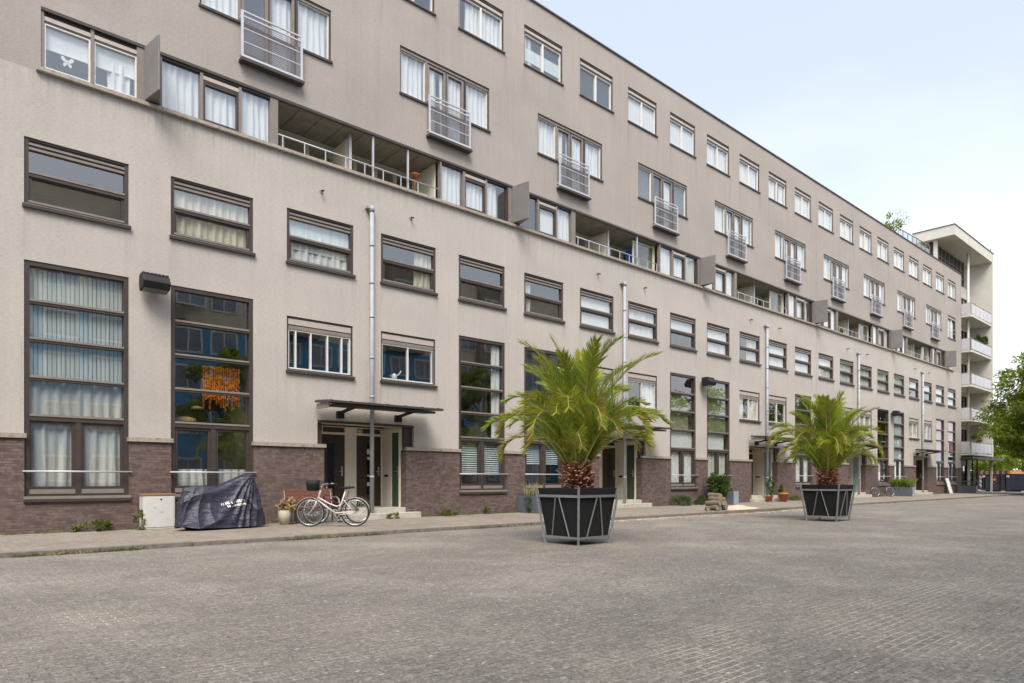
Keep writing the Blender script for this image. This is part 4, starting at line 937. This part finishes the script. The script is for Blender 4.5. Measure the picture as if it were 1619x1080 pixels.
# bicycles (front wheel towards -x)
def bike(label, loc, rz, fm, basket=True, lean=.06, steer=.12):
    t = thing('bicycle', label, 'bicycle', loc, rz); t.rotation_euler = (lean, 0, rz)
    r, wb = .35, 1.09
    fw, rw = Vector((-wb/2, 0, r)), Vector((wb/2, 0, r))
    bb = Vector((.12, 0, .29)); hd0, hd1 = Vector((-.36, 0, .66)), Vector((-.28, 0, .90)); st = Vector((.27, 0, .70)); sd = Vector((.33, 0, .93))
    for c in (fw, rw):
        mb = MB(); ci = lambda q, n=40: [c+Vector((q*math.cos(2*PI*i/n), 0, q*math.sin(2*PI*i/n))) for i in range(n)]
        mb.tube(ci(r-.016), .017, 7, closed=True); wh = mb.build('wheel', M['rubber'], t)
        mb = MB(); mb.tube(ci(r-.042), .012, 6, closed=True); mb.tube([c+Vector((0,-.04,0)), c+Vector((0,.04,0))], .022, 8)
        for i in range(24): a = 2*PI*i/24; mb.tube([c+Vector((.02*math.cos(a), .03*(1 if i % 2 else -1), .02*math.sin(a))), c+Vector(((r-.045)*math.cos(a+.12), 0, (r-.045)*math.sin(a+.12)))], .0022, 4)
        mb.build('rim', M['chrome'], wh)
        a0, a1 = (20, 150) if c is rw else (30, 155)
        mb = MB(); arc = [c+Vector(((r+.022)*math.cos(math.radians(a0+(a1-a0)*i/16)), 0, (r+.022)*math.sin(math.radians(a0+(a1-a0)*i/16)))) for i in range(17)]
        for p, q in zip(arc, arc[1:]): mb.bar(p, q, .045, .006, up=(p-c))
        mb.build('mudguard', fm, t)
    mb = MB()
    mb.tube([hd0+Vector((0,0,.08)), (-.10,0,.58), (.1,0,.50), st.lerp(bb,.38)], .017, 8); mb.tube([hd0, bb], .019, 8); mb.tube([bb, sd-Vector((.015,0,.06))], .017, 8); mb.tube([hd0-Vector((.015,0,.04)), hd1], .021, 8)
    for s_ in (-.055, .055): mb.tube([bb+Vector((.02,s_*.6,0)), rw+Vector((0,s_,0))], .009, 6); mb.tube([st+Vector((0,s_*.4,-.04)), rw+Vector((0,s_,0))], .008, 6)
    mb.build('frame', fm, t)
    mb = MB()
    for s_ in (-.05, .05): mb.tube([hd0-Vector((.01,-s_,.02)), hd0+Vector((-.06,s_,-.14)), fw+Vector((0,s_,0))], [.014,.013,.009], 7)
    mb.build('fork', fm, t)
    mb = MB(); mb.tube([hd1, hd1+Vector((.02,0,.10))], .014, 7); mb.tube([(-.05,-.29,1.02),(-.20,-.27,1.05),(-.27,-.1,1.02),(-.27,.1,1.02),(-.20,.27,1.05),(-.05,.29,1.02)], .012, 7)
    hb = mb.build('handlebar', M['chrome'], t); mb = MB()
    for s_ in (-1, 1): mb.tube([(-.04,s_*.29,1.02),(-.16,s_*.275,1.042)], .018, 7)
    mb.build('grip', M['rubber'], hb)
    mb = MB()
    def sad(u, v):
        a = 2*PI*u; x = -.13+.27*v; wd = .028+.085*max(0, (v-.3)/.7)**.8; rr_ = math.sin(PI*min(1, max(0, v*.94+.03)))**.4
        return Vector((sd.x+x, wd*math.cos(a)*rr_, sd.z+.02+.03*math.sin(a)*rr_+.03*(v-.5)**2))
    mb.grid(sad, 14, 10, wrap=True); mb.build('saddle', M['black'], t)
    mb = MB(); mb.tube([bb+Vector((0,-.06,0)), bb+Vector((0,.06,0))], .025, 8); mb.tube([bb+Vector((0,-.055,0)), bb+Vector((.08,-.055,-.15))], .009, 6); mb.tube([bb+Vector((0,.055,0)), bb+Vector((-.08,.055,.15))], .009, 6)
    mb.box(bb.x+.03, bb.x+.14, -.15, -.06, bb.z-.165, bb.z-.14); mb.box(bb.x-.14, bb.x-.03, .06, .15, bb.z+.14, bb.z+.165); mb.tube([bb+Vector((.09*math.cos(i*PI/9), -.035, .09*math.sin(i*PI/9))) for i in range(18)], .008, 5, closed=True); mb.build('crank', M['blackmetal'], t)
    mb = MB(); mb.bar(bb+Vector((-.06,-.04,.055)), rw+Vector((0,-.045,.03)), .01, .03); mb.build('chain_guard', fm, t)
    mb = MB(); mb.tube([(.2,.03,.3),(.16,-.12,.02)], .009, 6); mb.build('kickstand', M['chrome'], t)
    if basket:
        mb = MB(); n = 10
        bx0, bx1, by, z0, z1 = -.60, -.34, .17, .90, 1.13
        for lv in range(6):
            f_ = lv/5; z = z0+(z1-z0)*f_; gx = .04*(f_-1); a, b, c_ = bx0-gx*1.2*0-.03*f_+.03, bx1+.0, by-.03+.04*f_
            mb.tube([(a,-c_,z),(b,-c_,z),(b,c_,z),(a,c_,z)], .006, 4, closed=True)
        for i in range(9):
            f_ = i/8
            for sy in (-1, 1): mb.tube([(bx0+.03+(bx1-bx0-.03)*f_, sy*(by-.03), z0), (bx0+(bx1-bx0)*f_, sy*(by+.01), z1)], .005, 4)
            yy = -1+2*f_
            mb.tube([(bx0+.03, yy*(by-.03), z0), (bx0, yy*(by+.01), z1)], .005, 4); mb.tube([(bx1, yy*(by-.03), z0), (bx1, yy*(by+.01), z1)], .005, 4)
        mb.box(bx0+.03, bx1, -by+.03, by-.03, z0-.006, z0+.004); mb.box(bx0+.06, bx1-.04, -by+.05, by-.06, z0+.01, z0+.17); mb.build('basket', M['blackmetal'], t)
    return t
bike('white step through bicycle with black front basket, in front of the bench', (7.86, -2.35, .0), math.radians(-38), M['bikewhite'])
bike('maroon bicycle standing behind the white one by the doorstep', (8.45, -1.45, 0), math.radians(-14), M['bikepurple'], False, lean=-.05)
bike('dark bicycle with pale rims leaning at the brick between canopies', (47.9, -.55, 0), math.radians(-30), M['bikegrey'], False, lean=-.08)

# rectangular planters standing end-on to the wall
def boxplanter(s, label, plant=None, y0=-.12, ln=1.35):
    t = thing('box_planter', label, 'planter', (s+.2, y0-ln/2, 0), 0, 'blue grey box planters along the facade')
    mb = MB(); w2, l2, h = .2, ln/2, .62
    mb.box(-w2, w2, -l2+.03, l2, 0, h-.0, 0); mb.box(-w2-.001+.002, w2-.001, -l2+.004, -l2+.03, .004, h-.004, 1); o = mb.build('box_body', [M['zinc'], M['zinclt']], t)
    mb = MB(); mb.box(-w2+.03, w2-.03, -l2+.06, l2-.03, h, h+.012); mb.build('soil', M['soil'], t)
    return t
boxplanter(16.0, 'blue grey box planter behind the nearer palm tub, climber on its side')
boxplanter(27.9, 'blue grey box planter beside the round green bush', y0=-.15)
boxplanter(50.5, 'blue grey box planter filled with tall green grassy plants')
boxplanter(64.9, 'blue grey box planter near the corner with the white balconies')
def plant(name, label, cat, loc, fnb, mat, group=None):
    mb = MB(); fnb(mb); o = mb.build(name, mat, None, loc); tag(o, label, cat, group); return o
def grassy(mb, n, h, rx, ry, seed, m=0, w_=.02):
    r = random.Random(seed)
    for i in range(n):
        p = Vector((r.uniform(-rx,rx), r.uniform(-ry,ry), 0)); d = Vector((r.uniform(-.5,.5), r.uniform(-.5,.5), 1)); hh = h*r.uniform(.5,1.1); s_ = Vector((r.uniform(-1,1), r.uniform(-1,1), 0)).normalized()*w_/2
        a = p+d*hh*.55; b = p+d*hh+Vector((d.x, d.y, -.15))*hh*.3; k = mb.add([p-s_, p+s_, a+s_, a-s_, b]); mb.face((k,k+1,k+2,k+3), m); mb.face((k+3,k+2,k+4), m)
plant('grass_plant', 'pale dried stalks standing in the planter behind the nearer palm', 'plant', (16.2,-.8,.63), lambda m: grassy(m, 70, .5, .14, .5, 1), M['drygrass'])
plant('climber', 'small climber growing up the end of the first box planter', 'plant', (15.93,-.75,0), lambda m: bush(m, (0,0,.28), (.09,.2,.3), 140, .07, 4), M['leafdark'])
plant('round_bush', 'rounded dark green bush beside the box planter', 'bush', (27.6,-.85,0), lambda m: (bush(m, (0,0,.92), (.52,.52,.52), 1700, .12, 5), bush(m, (0,0,.45), (.35,.35,.45), 500, .12, 6)), M['leafdark'])
plant('grass_plant', 'yellow green leafy plant growing in the planter by the round bush', 'plant', (28.1,-.75,.63), lambda m: grassy(m, 130, .35, .15, .5, 2), M['weed'])
plant('grass_plant', 'lush bright green plants filling the farther box planter', 'plant', (50.7,-.8,.63), lambda m: (grassy(m, 260, .7, .2, .6, 3, 0, .03), bush(m, (0,0,.35), (.35,.75,.4), 500, .12, 9)), M['leaf'])
plant('grass_plant', 'sparse greenery in the planter nearest the corner balconies', 'plant', (65.1,-.8,.63), lambda m: grassy(m, 60, .25, .15, .5, 4), M['weed'])
for i, (u, v, n, rr_, h_, lb) in enumerate(((2.85,-.25,170,.16,.14,'small leafy weed at the brick under the first tall window, left of its neighbour'), (3.3,-.25,330,.22,.2,'bushier weed at the brick under the first tall window'), (4.02,-.4,220,.11,.3,'upright weed hugging the left side of the utility cabinet'), (12.9,-.3,420,.3,.16,'spreading weed at the brick right of the doorstep'), (14.5,-.2,160,.12,.14,'little weed at the brick below the third tall window'), (10.7,-.5,160,.2,.1,'low weed sprouting at the foot of the drain pipe'), (25.4,-.4,900,.55,.32,'wide green weed patch at the brick left of the round bush'), (26.7,-.5,420,.32,.28,'compact green weed next to the round bush'), (36.2,-.35,420,.6,.18,'low green weeds right of the terracotta pots'))):
    plant('weed_plant', lb, 'weed', (u, v, 0), lambda m: bush(m, (0,0,h_*.7), (rr_, rr_, h_), n, .075, 20+i), M['weed'] if i not in (6, 7) else M['leafdark'], 'weeds along the brick')
# small weeds everywhere in joints: uncountable
mb = MB(); r = random.Random(5)
for i in range(1100):
    if r.random() < .55: x, y, z = r.choice([r.uniform(0, 12), r.uniform(0, 62)]), -4.42+r.uniform(-.03,.03), RZ
    else: x, y, z = r.choice([r.uniform(0, 20), r.uniform(0, 64)]), -.1+r.uniform(-.12,.02), 0
    c = mnoise.noise(Vector((x*.5, y, 3)))
    if c < -.05: continue
    for j in range(r.randint(3, 16)):
        a = r.uniform(0, 6.3); leaf(mb, (x+r.gauss(0,.09), y+r.gauss(0,.03), z), (math.cos(a)*.6, math.sin(a)*.6, r.uniform(.2,1.1)), rv(r), r.uniform(.03,.09), r.uniform(.01,.025), 1 if c > .25 and r.random() < .6 else 0)
o = mb.build('joint_weeds', [M['weed'], M['drygrass']]); tag(o, 'thin weeds and dry grass along kerb and wall foot', 'weeds', kind='stuff')
# terracotta pots
for i, (x, y, s_, lb, pl) in enumerate(((33.6,-.95,1.1,'bigger orange terracotta pot by the third doorstep','leafy plant growing in the bigger terracotta pot'), (33.0,-.5,.8,'smaller terracotta pot at the edge of the third doorstep','tall dark plant in the smaller terracotta pot'), (34.1,-.6,.7,'dark little terracotta pot right of the bigger orange pot','sparse plant in the little pot by the brick'))):
    t = thing('terracotta_pot', lb, 'flower pot', (x, y, 0), 0, 'terracotta pots'); t.scale = (s_,)*3
    mb = MB(); mb.lathe([(.15,0),(.2,.34),(.23,.34),(.235,.42),(.205,.42),(.2,.36)], n=20); mb.build('pot_body', M['terra'], t); mb = MB(); mb.lathe([(.0,.36),(.205,.365)], n=20); mb.build('soil', M['soil'], t)
    plant('pot_plant', pl, 'plant', (x, y, .38*s_), lambda m: bush(m, (0,0,(.25,.5,.2)[i]), ((.2,.22,.16)[i],)*2+((.28,.5,.2)[i],), (140,260,90)[i], .12, 40+i), M['leafdark'] if i else M['weed'])
# heap of logs and sand
r = random.Random(9)
LG = [(0,0,.09,.3),(.24,.05,.10,.1),(.47,0,.09,-.2),(.7,.06,.08,.2),(.12,.02,.26,.0),(.36,.0,.27,.3),(.58,.03,.25,-.1),(.24,.02,.42,.15),(.46,.05,.42,-.2),(-.33,-.02,.07,1.2),(.36,.1,.55,.4)]
for i, (x, y, z, a) in enumerate(LG):
    ln = r.uniform(.45,.62); rd = r.uniform(.085,.115) if z > .05 else .07
    if i == 9: rd, ln = .07, .5
    mb = MB(); d = Vector((math.sin(a)*.5, math.cos(a), r.uniform(-.1,.1))).normalized(); n = 9
    pts = [d*(ln*(j/4-.5))+Vector((r.uniform(-.01,.01),0,r.uniform(-.01,.01))) for j in range(5)]; mb.tube(pts, [rd*r.uniform(.85,1.1) for _ in range(5)], n, cap=False)
    for e in (-1, 1): c = pts[0] if e < 0 else pts[-1]; q = c.normalized()*.002; mb.tube([c, c+q], rd*.9, n, 1)
    o = mb.build('log', [M['log'], M['logend']], None, (22.5+x, -3.75+y, max(z, rd)))
    if i == 9: tag(o, 'single short log lying left of the log heap', 'log')
    else: tag(o, 'short weathered log in the heap on the pavement beside the sand', 'log', 'heaped logs by the kerb')
def sandfn(u, v):
    a = 2*PI*u; q = v; x = 24.3+math.cos(a)*q*1.5*(1+.25*math.sin(3*a)+.15*math.sin(5*a+1)); y = -3.75+math.sin(a)*q*.62*(1+.2*math.sin(2*a+1))
    base = 0 if y > -4.4 else RZ
    h = .16*(1-q)**1.3+.05*mnoise.noise(Vector((x*3, y*3, 0)))*(1-q)+.012*(1-q)
    return (x, y, base+.004+max(0, h))
mb = MB(); mb.grid(sandfn, 60, 22, wrap=True); o = mb.build('sand_heap', M['sand']); tag(o, 'low spilled heap of yellow sand on pavement beside the logs', 'sand', kind='stuff')
mb = MB(); r = random.Random(3)
for i in range(1500):
    x = r.gauss(24.5, 2.6); y = -4.55-abs(r.gauss(0,.28)) if i % 2 else -4.5-abs(r.gauss(0,.12))-.0
    if i % 5 == 0: x = r.uniform(13, 21)
    s_ = r.uniform(.02,.10); a = r.uniform(0,3); mb.obox((x, y, RZ+.004), (s_*math.cos(a), s_*math.sin(a)*.6, 0), (-s_*.5*math.sin(a), s_*.5*math.cos(a), 0), (0, 0, .003))
o = mb.build('spilled_sand', M['sand']); tag(o, 'sand washed along the road beside the kerb', 'sand', kind='stuff')
# white board leaning at the plinth
t = thing('board', 'plain white board leaning against the plinth near the last entrance', 'board', (62.0, -.35, 0)); mb = MB(); mb.obox((0,0,.62), (.38,0,0), (0,.012,0), (0,.16,.6)); mb.build('board_panel', M['white'], t); mb = MB(); mb.obox((0,-.17,.02), (.38,0,0), (0,.02,0), (0,0,.02)); mb.build('board_foot', M['creamstrip'], t)

# ---- flood lights on the wall
for i, (s, z, lb) in enumerate(((4.36, 5.72, 'black floodlight on the wall beside the first two tall windows'), (4.36+PER*2+.05, 5.6, 'black floodlight between tall windows behind the nearer palm'), (4.36+PER*4, 5.6, 'black floodlight farthest along the facade, past the smaller palm'))):
    t = thing('floodlight', lb, 'floodlight', (s, 0, z), 0, 'floodlights on the facade'); t.scale = (1.0, 1.05, 1.15)
    mb = MB(); mb.box(-.06,.06,-.12,0,-.05,.12); mb.bar((-.26,-.12,.02),(.26,-.12,.02),.03,.05); mb.build('bracket', M['blackmetal'], t)
    mb = MB(); n = 5
    prof = [(-.14,.20),(-.46,.16),(-.56,.02),(-.50,-.10),(-.16,-.14),(-.12,.0)]
    k = mb.add([(-.29, y, zz) for y, zz in prof]+[(.29, y, zz) for y, zz in prof]); n = 6
    mb.face(tuple(k+j for j in range(n))); mb.face(tuple(k+n+j for j in reversed(range(n))))
    for j in range(n): l = (j+1) % n; mb.face((k+j,k+n+j,k+n+l,k+l))
    mb.build('lamp_housing', M['blackmetal'], t, bev=.02)
    mb = MB()
    for j in range(7): x = -.25+j*.083; mb.box(x-.03, x+.03, -.42, -.17, .16, .212)
    mb.build('cooling_fins', M['blackmetal'], t); mb = MB(); mb.quad((-.25,-.205,-.142),(.25,-.205,-.142),(.25,-.46,-.112),(-.25,-.46,-.112)); mb.build('lens', M['glass'], t)

# ---- small things in windows and loggias
mb = MB()
for s_ in (-1, 1):
    for wing in ([(0,0),(.02,.05),(.07,.115),(.125,.105),(.115,.04),(.05,-.01)], [(0,-.01),(.05,-.015),(.088,-.05),(.07,-.105),(.035,-.09),(.005,-.03)]):
        k = mb.add([(s_*x, -.004, z) for x, z in wing]+[(s_*x, .004, z) for x, z in wing]); n = len(wing)
        mb.face(tuple(k+j for j in range(n))); mb.face(tuple(k+n+j for j in reversed(range(n))))
        for j in range(n): l = (j+1) % n; mb.face((k+j, k+l, k+n+l, k+n+j))
mb.tube([(0,0,-.07),(0,0,.06)], .008, 6); o = mb.build('butterfly_ornament', M['white'], None, (2.70, .16, 10.48)); tag(o, 'white butterfly ornament hanging in the upper left strip window', 'ornament')
mb = MB(); r = random.Random(6)
for i in range(17):
    x = .02+i*.055; z = 0
    ln = r.uniform(.8,1.15)
    while z < ln:
        s_ = r.uniform(.012,.022); mb.obox((x+r.uniform(-.01,.01), 0, -z), (s_,0,0), (0,s_,0), (0,0,s_*1.3)); z += r.uniform(.035,.06)
o = mb.build('bead_curtain', M['bead'], None, (5.62, .30, 4.03)); tag(o, 'orange bead strings hanging in the second tall window', 'bead curtain')
for i, (x, z, s_) in enumerate(((5.28, 2.62, .3), (5.6, 2.98, .16))):
    mb = MB(); mb.lathe([(.02,-s_*.1),(s_,-.02),(s_*.8,s_*.3),(s_*.3,s_*.45)], n=20); o = mb.build('paper_lamp', M['straw'], None, (x, .55+.1*i, z)); tag(o, ['wide orange brown lamp shade inside the second tall window', 'small orange brown lamp shade beside the beads'][i], 'lamp shade')
mb = MB(); mb.lathe([(.07,0),(.09,.08),(.06,.16),(.03,.2)], n=14); mb.tube([(.08,0,.12),(.2,0,.22),(.24,0,.3)], [.02,.016,.02], 7); mb.tube([(-.06,0,.16),(-.14,0,.12),(-.08,0,.04)], .01, 6); o = mb.build('watering_can', M['white'], None, (col(3)+.62, .26, 4.22)); tag(o, 'white watering can on the sill of the casement window right of the drain pipe', 'watering can')
o = MB(); o.grid(lambda u, v: (.7*u, .03*math.sin(u*25), -1.0*v), 30, 4); o = o.build('hanging_cloth', M['towel'], None, (fins[1]+7.0, .6, 11.0)); tag(o, 'deep blue cloth drying in the second recessed balcony', 'laundry')
mb = MB(); mb.lathe([(.03,0),(.16,.1),(.17,.14),(.02,.16)], n=14); mb.tube([(0,0,.15),(0,0,.62)], .008, 6); mb.tube([(0,0,-.5),(0,0,0)], .015, 6); o = mb.build('hanging_basket', M['terra'], None, (fins[1]-3.75, .45, 10.72)); tag(o, 'brown hanging basket in the nearest recessed balcony', 'basket')
for i, (x, h_, lb) in enumerate(((fins[3]+3.5, .9, 'tall green plant at the left post of the fourth recessed balcony'), (fins[3]+4.5, .4, 'low green plants at the rail of the fourth recessed balcony'), (fins[2]+3.7, .5, 'small plant at the left post of the third recessed balcony'), (fins[0]+4.9, .28, 'small pale plant on the ledge of the nearest recessed balcony'))):
    plant('balcony_plant', lb, 'plant', (x, .35, 10.0), lambda m: bush(m, (0,0,h_*.6), (.25,.15,h_*.6), 260, .1, 60+i), M['weed'])
for i, (x, z, lb) in enumerate(((69.0, 11.96, 'round green plant, left of the trio on the middle balcony'), (70.1, 11.96, 'round green plant, middle of the trio on the corner balcony'), (71.0, 11.96, 'round green plant, right of the trio on the corner balcony'))):
    plant('balcony_plant', lb, 'plant', (x, -.5, z), lambda m: (bush(m, (0,0,1.35), (.36,.3,.38), 300, .16, 70+i), m.tube([(0,0,0),(0,0,1.2)], .1, 8)), M['leafdark'])
plant('balcony_plant', 'brownish shrub on the lowest corner balcony', 'plant', (69.2, -.4, 3.31), lambda m: (bush(m, (0,0,1.4), (.8,.3,.6), 260, .18, 77), m.tube([(0,0,0),(0,0,1.2)], .06, 8)), M['weed'])
plant('roof_shrub', 'airy green shrub on the roof terrace beside the glass screen', 'shrub', (52.9, .6, 18.3), lambda m: (bush(m, (0,0,1.15), (.8,.6,.75), 420, .16, 80), bush(m, (.2,0,1.5), (1.6,.8,.7), 130, .12, 81), m.tube([(0,0,0),(.05,0,1.2),(.3,0,1.7)], [.05,.03,.01], 6)), M['leaf'])

# ------------------------------------------------------------------ skip, cars, trees
ang = math.atan2(-3.8, -3.0)   # long axis from (80,2) to (77,-1.8)
t = thing('skip', 'dark navy skip container with orange chequered rim at the street end', 'skip', (78.95, -.1, RZ), ang+PI); t.scale = (.82, .9, .98)
mb = MB(); prof = [(-2.3,.25),(-2.45,1.75),(2.45,1.75),(2.3,.25),(2.1,.12),(-2.1,.12)]
k = mb.add([(x,-.95,z) for x, z in prof]+[(x,.95,z) for x, z in prof]); n = 6
mb.face(tuple(k+j for j in range(n))); mb.face(tuple(k+n+j for j in reversed(range(n))))
for j in range(n): l = (j+1) % n; mb.face((k+l,k+j,k+n+j,k+n+l), 0)
for x in (-1.6,-.8,0,.8,1.6):
    if x: mb.box(x-.05, x+.05, -1.02, -.952, .2, 1.7); mb.box(x-.05, x+.05, .952, 1.02, .2, 1.7)
mb.build('skip_body', M['skip'], t, bev=.02)
mb = MB()
for j in range(12): x = -2.5+j*.4167; mb.box(x, x+.4167, -1.06, -.955, 1.755, 2.05, j % 2); mb.box(x, x+.4167, .955, 1.06, 1.755, 2.05, j % 2)
mb.box(-2.5,-2.4,-.95,.95,1.755,2.05,0); mb.box(2.4,2.5,-.95,.95,1.755,2.05,0); mb.build('rim_band', [M['orange'], M['skip']], t)
for sy in (-1, 1):
    mb = MB(); y = sy*1.03
    mb.tube([(.33*math.cos(i*PI/12)-.1, y, 1.15+.33*math.sin(i*PI/12)) for i in range(24)], .035, 6, 0, closed=True); mb.obox((-.1,y,1.2), (.2,0,0), (0,.01,0), (0,0,.07), 1); mb.tube([(-.1,y-.02,1.2),(-.1,y+.02,1.2)], .12, 14, 1); mb.build('emblem', [M['signred'], M['yellow']], t)
    for j in range(3):
        mb = MB(); z = .45+j*.4
        for ex in (2.08, ): 
            kk = mb.add([(ex-.18,y,z),(ex+.18,y,z+.2),(ex+.18,y,z+.4),(ex-.18,y,z+.2)]); mb.face((kk,kk+1,kk+2,kk+3) if sy < 0 else (kk+3,kk+2,kk+1,kk), j % 2 and 0)
            kk = mb.add([(ex-.18,y,z-.2),(ex+.18,y,z),(ex+.18,y,z+.2),(ex-.18,y,z)]); mb.face((kk,kk+1,kk+2,kk+3) if sy < 0 else (kk+3,kk+2,kk+1,kk), 1)
        mb.build('hazard_marking', [M['white'], M['signred']], t)
    for ex in (-2.1, 1.6): mb = MB(); mb.box(ex-.25, ex+.2, y-.004, y+.004, 1.42, 1.62, 0); mb.build('reflector_plate', M['white'], t)
for x in (-1.5, 1.5): mb = MB(); mb.box(x-.1,x+.1,-.8,.8,0,.12); mb.build('skid', M['blackmetal'], t)
def car(label, loc, rz, pm, van=False):
    t = thing('van' if van else 'parked_car', label, 'van' if van else 'car', loc, rz)
    L2, W2 = (2.4, .95) if van else (2.1, .85)
    body = [(-L2,.35),(-L2,.85),(-L2+.1,.98),(-L2+.9,1.05),(-L2+1.3,1.95),(L2-.1,2.0),(L2,1.1),(L2,.35)] if van else [(-L2,.3),(-L2,.65),(-L2+.15,.8),(-1.0,.92),(-.45,1.42),(.9,1.45),(1.6,.98),(L2,.9),(L2,.35)]
    mb = MB(); n = len(body); k = mb.add([(x,-W2*(1 if z < 1 else .86),z) for x, z in body]+[(x,W2*(1 if z < 1 else .86),z) for x, z in body])
    mb.face(tuple(k+j for j in reversed(range(n)))); mb.face(tuple(k+n+j for j in range(n)))
    for j in range(n): l = (j+1) % n; mb.face((k+j,k+l,k+n+l,k+n+j))
    mb.build('body', pm, t, bev=.05); mb = MB()
    for sy in (-1, 1):
        y0, y1 = sy*(W2+.008), sy*(W2*.88+.012)
        for a, b, c, d in (((-.85,.3,-.42,.28),(.4,1.35,.4,.9)) if not van else ((-1.0,-.1,-.85,-.1),)): mb.quad((a,y0*.97,1.02),(b,y0*.97,1.02),(d,y1,1.38 if not van else 1.7),(c,y1,1.38 if not van else 1.7))
    x0 = body[3][0]+.04; x1 = body[4][0]+.0; mb.quad((x0,-W2*.8,1.0),(x0,W2*.8,1.0),(x1-.05,W2*.75,body[4][1]-.08),(x1-.05,-W2*.75,body[4][1]-.08)); mb.build('window', M['dark'], t)
    for x in (-1.3, 1.3):
        for sy in (-1, 1):
            mb = MB(); mb.tube([(x,sy*(W2-.18),.32),(x,sy*(W2+.02),.32)], .32, 18); mb.tube([(x,sy*(W2+.02),.32),(x,sy*(W2+.03),.32)], .2, 14, 1); mb.build('wheel', [M['rubber'], M['chrome']], t)
    for sy in (-.6, .6): mb = MB(); mb.box(-L2-.01,-L2+.05,sy-.16,sy+.16,.62,.76); mb.build('headlight', M['white'], t)
car('dark blue car parked behind the skip under the trees', (90, 2.6, RZ), 1.2, M['carblue'])
car('white van parked beyond the skip at the right edge', (97, 2.5, RZ), 1.3, M['carwhite'], True)

tree('street_tree', 'large light green street tree at the right edge beside the white balconies', (64.0, -7.3, RZ), 11.3, 3.9, 54000, .23, 21, M['leaf'], 'street trees', 1.6, 300)
tr2 = tree('street_tree', 'green street tree behind the skip, left of the others', (98, 6.5, RZ), 9.5, 4.6, 9000, .34, 22, M['leaf'], 'street trees', 1.8)
tree('street_tree', 'green street tree far beyond the dark blue car', (108, 9.5, RZ), 10.5, 5.0, 9000, .36, 23, M['leaf'], 'street trees', 1.6)
tree('street_tree', 'street tree farthest along the street at the right edge', (114, 5.5, RZ), 11, 5.0, 8000, .36, 24, M['leaf'], 'street trees', 1.6)
mb = MB(); bush(mb, (0,0,1.0), (2.2,14,1.6), 9000, .3, 90); o = mb.build('hedge', M['leafdark'], None, (118, 8, RZ)); tag(o, 'dark green hedge closing the street end behind the skip', 'hedge')

# ------------------------------------------------------------------ across the street (seen only as reflections in the panes)
op = thing('opposite_building', 'beige and brown apartment block with blue lower storeys mirrored in the window panes', 'building', (-12, -26, 0))
wmb, wfr, wgl = MB(), MB(), MB()
OX0, OX1, OY = -48, 58, 0
wmb.box(OX0, OX1, -9, OY, 0, 10.7, 0); wmb.box(OX0, OX1, -9, OY-.02, 10.7, 17.2, 1)
wmb.box(OX0-.3, OX1+.3, -9, OY+.15, 17.2, 17.45, 1)
wmb.box(OX1+.01, OX1+60, -9, OY, 0, 8.2, 1)
x = OX0+.6; i = 0
while x < OX1-4:
    wmb.box(x, x+3.1, OY-.02, OY+.55, 10.7, 17.0, 2) if i % 2 == 0 else None
    x += 4.3; i += 1
wmb.build('wall', [M['paint_blue'], M['paint_beige'], M['paint_brown']], op)
x = OX0+1; i = 0
while x < OX1-3:
    for z in (1.0, 3.9, 6.6, 8.9, 11.6, 14.5):
        yy = OY+.0 if z < 9.5 else (OY+.57 if ((x-OX0-.6)//4.3) % 2 == 0 and (x-OX0-.6) % 4.3 < 3.1 else OY+.0)
        wfr.frame(x, x+1.7, z, z+1.5, .12, yy, yy+.06, 0); wfr.box(x+.8, x+.9, yy, yy+.06, z+.12, z+1.38, 0); wfr.box(x+.12, x+1.58, yy+.002, yy+.02, z+.12, z+1.38, 1)
    x += 2.15+(.0 if i % 2 else .0); i += 1
o = wfr.build('window_rows', [M['white'], M['oppane']], op); o['kind'] = 'stuff'
for i, (x, y, h_) in enumerate(((11.8,-20.5,10), (29.5,-20.5,10.4), (46,-20.5,8), (58,-20.5,10), (71,-21,10.5), (84,-21,11))):
    if i < 2: tree('street_tree', ['street tree across the road mirrored in the middle tall windows', 'street tree across the road mirrored behind the nearer palm'][i], (x+2, y, 0), h_*.85, 2.4, 9000, .3, 30+i, M['leaf'], 'street trees', 2.5, 60)
    else: tree('street_tree', 'street tree across the road out of view, mirrored in the panes', (x, y, 0), h_, 3.6, 5000, .34, 30+i, M['leaf'], 'street trees', 2.0, 70)
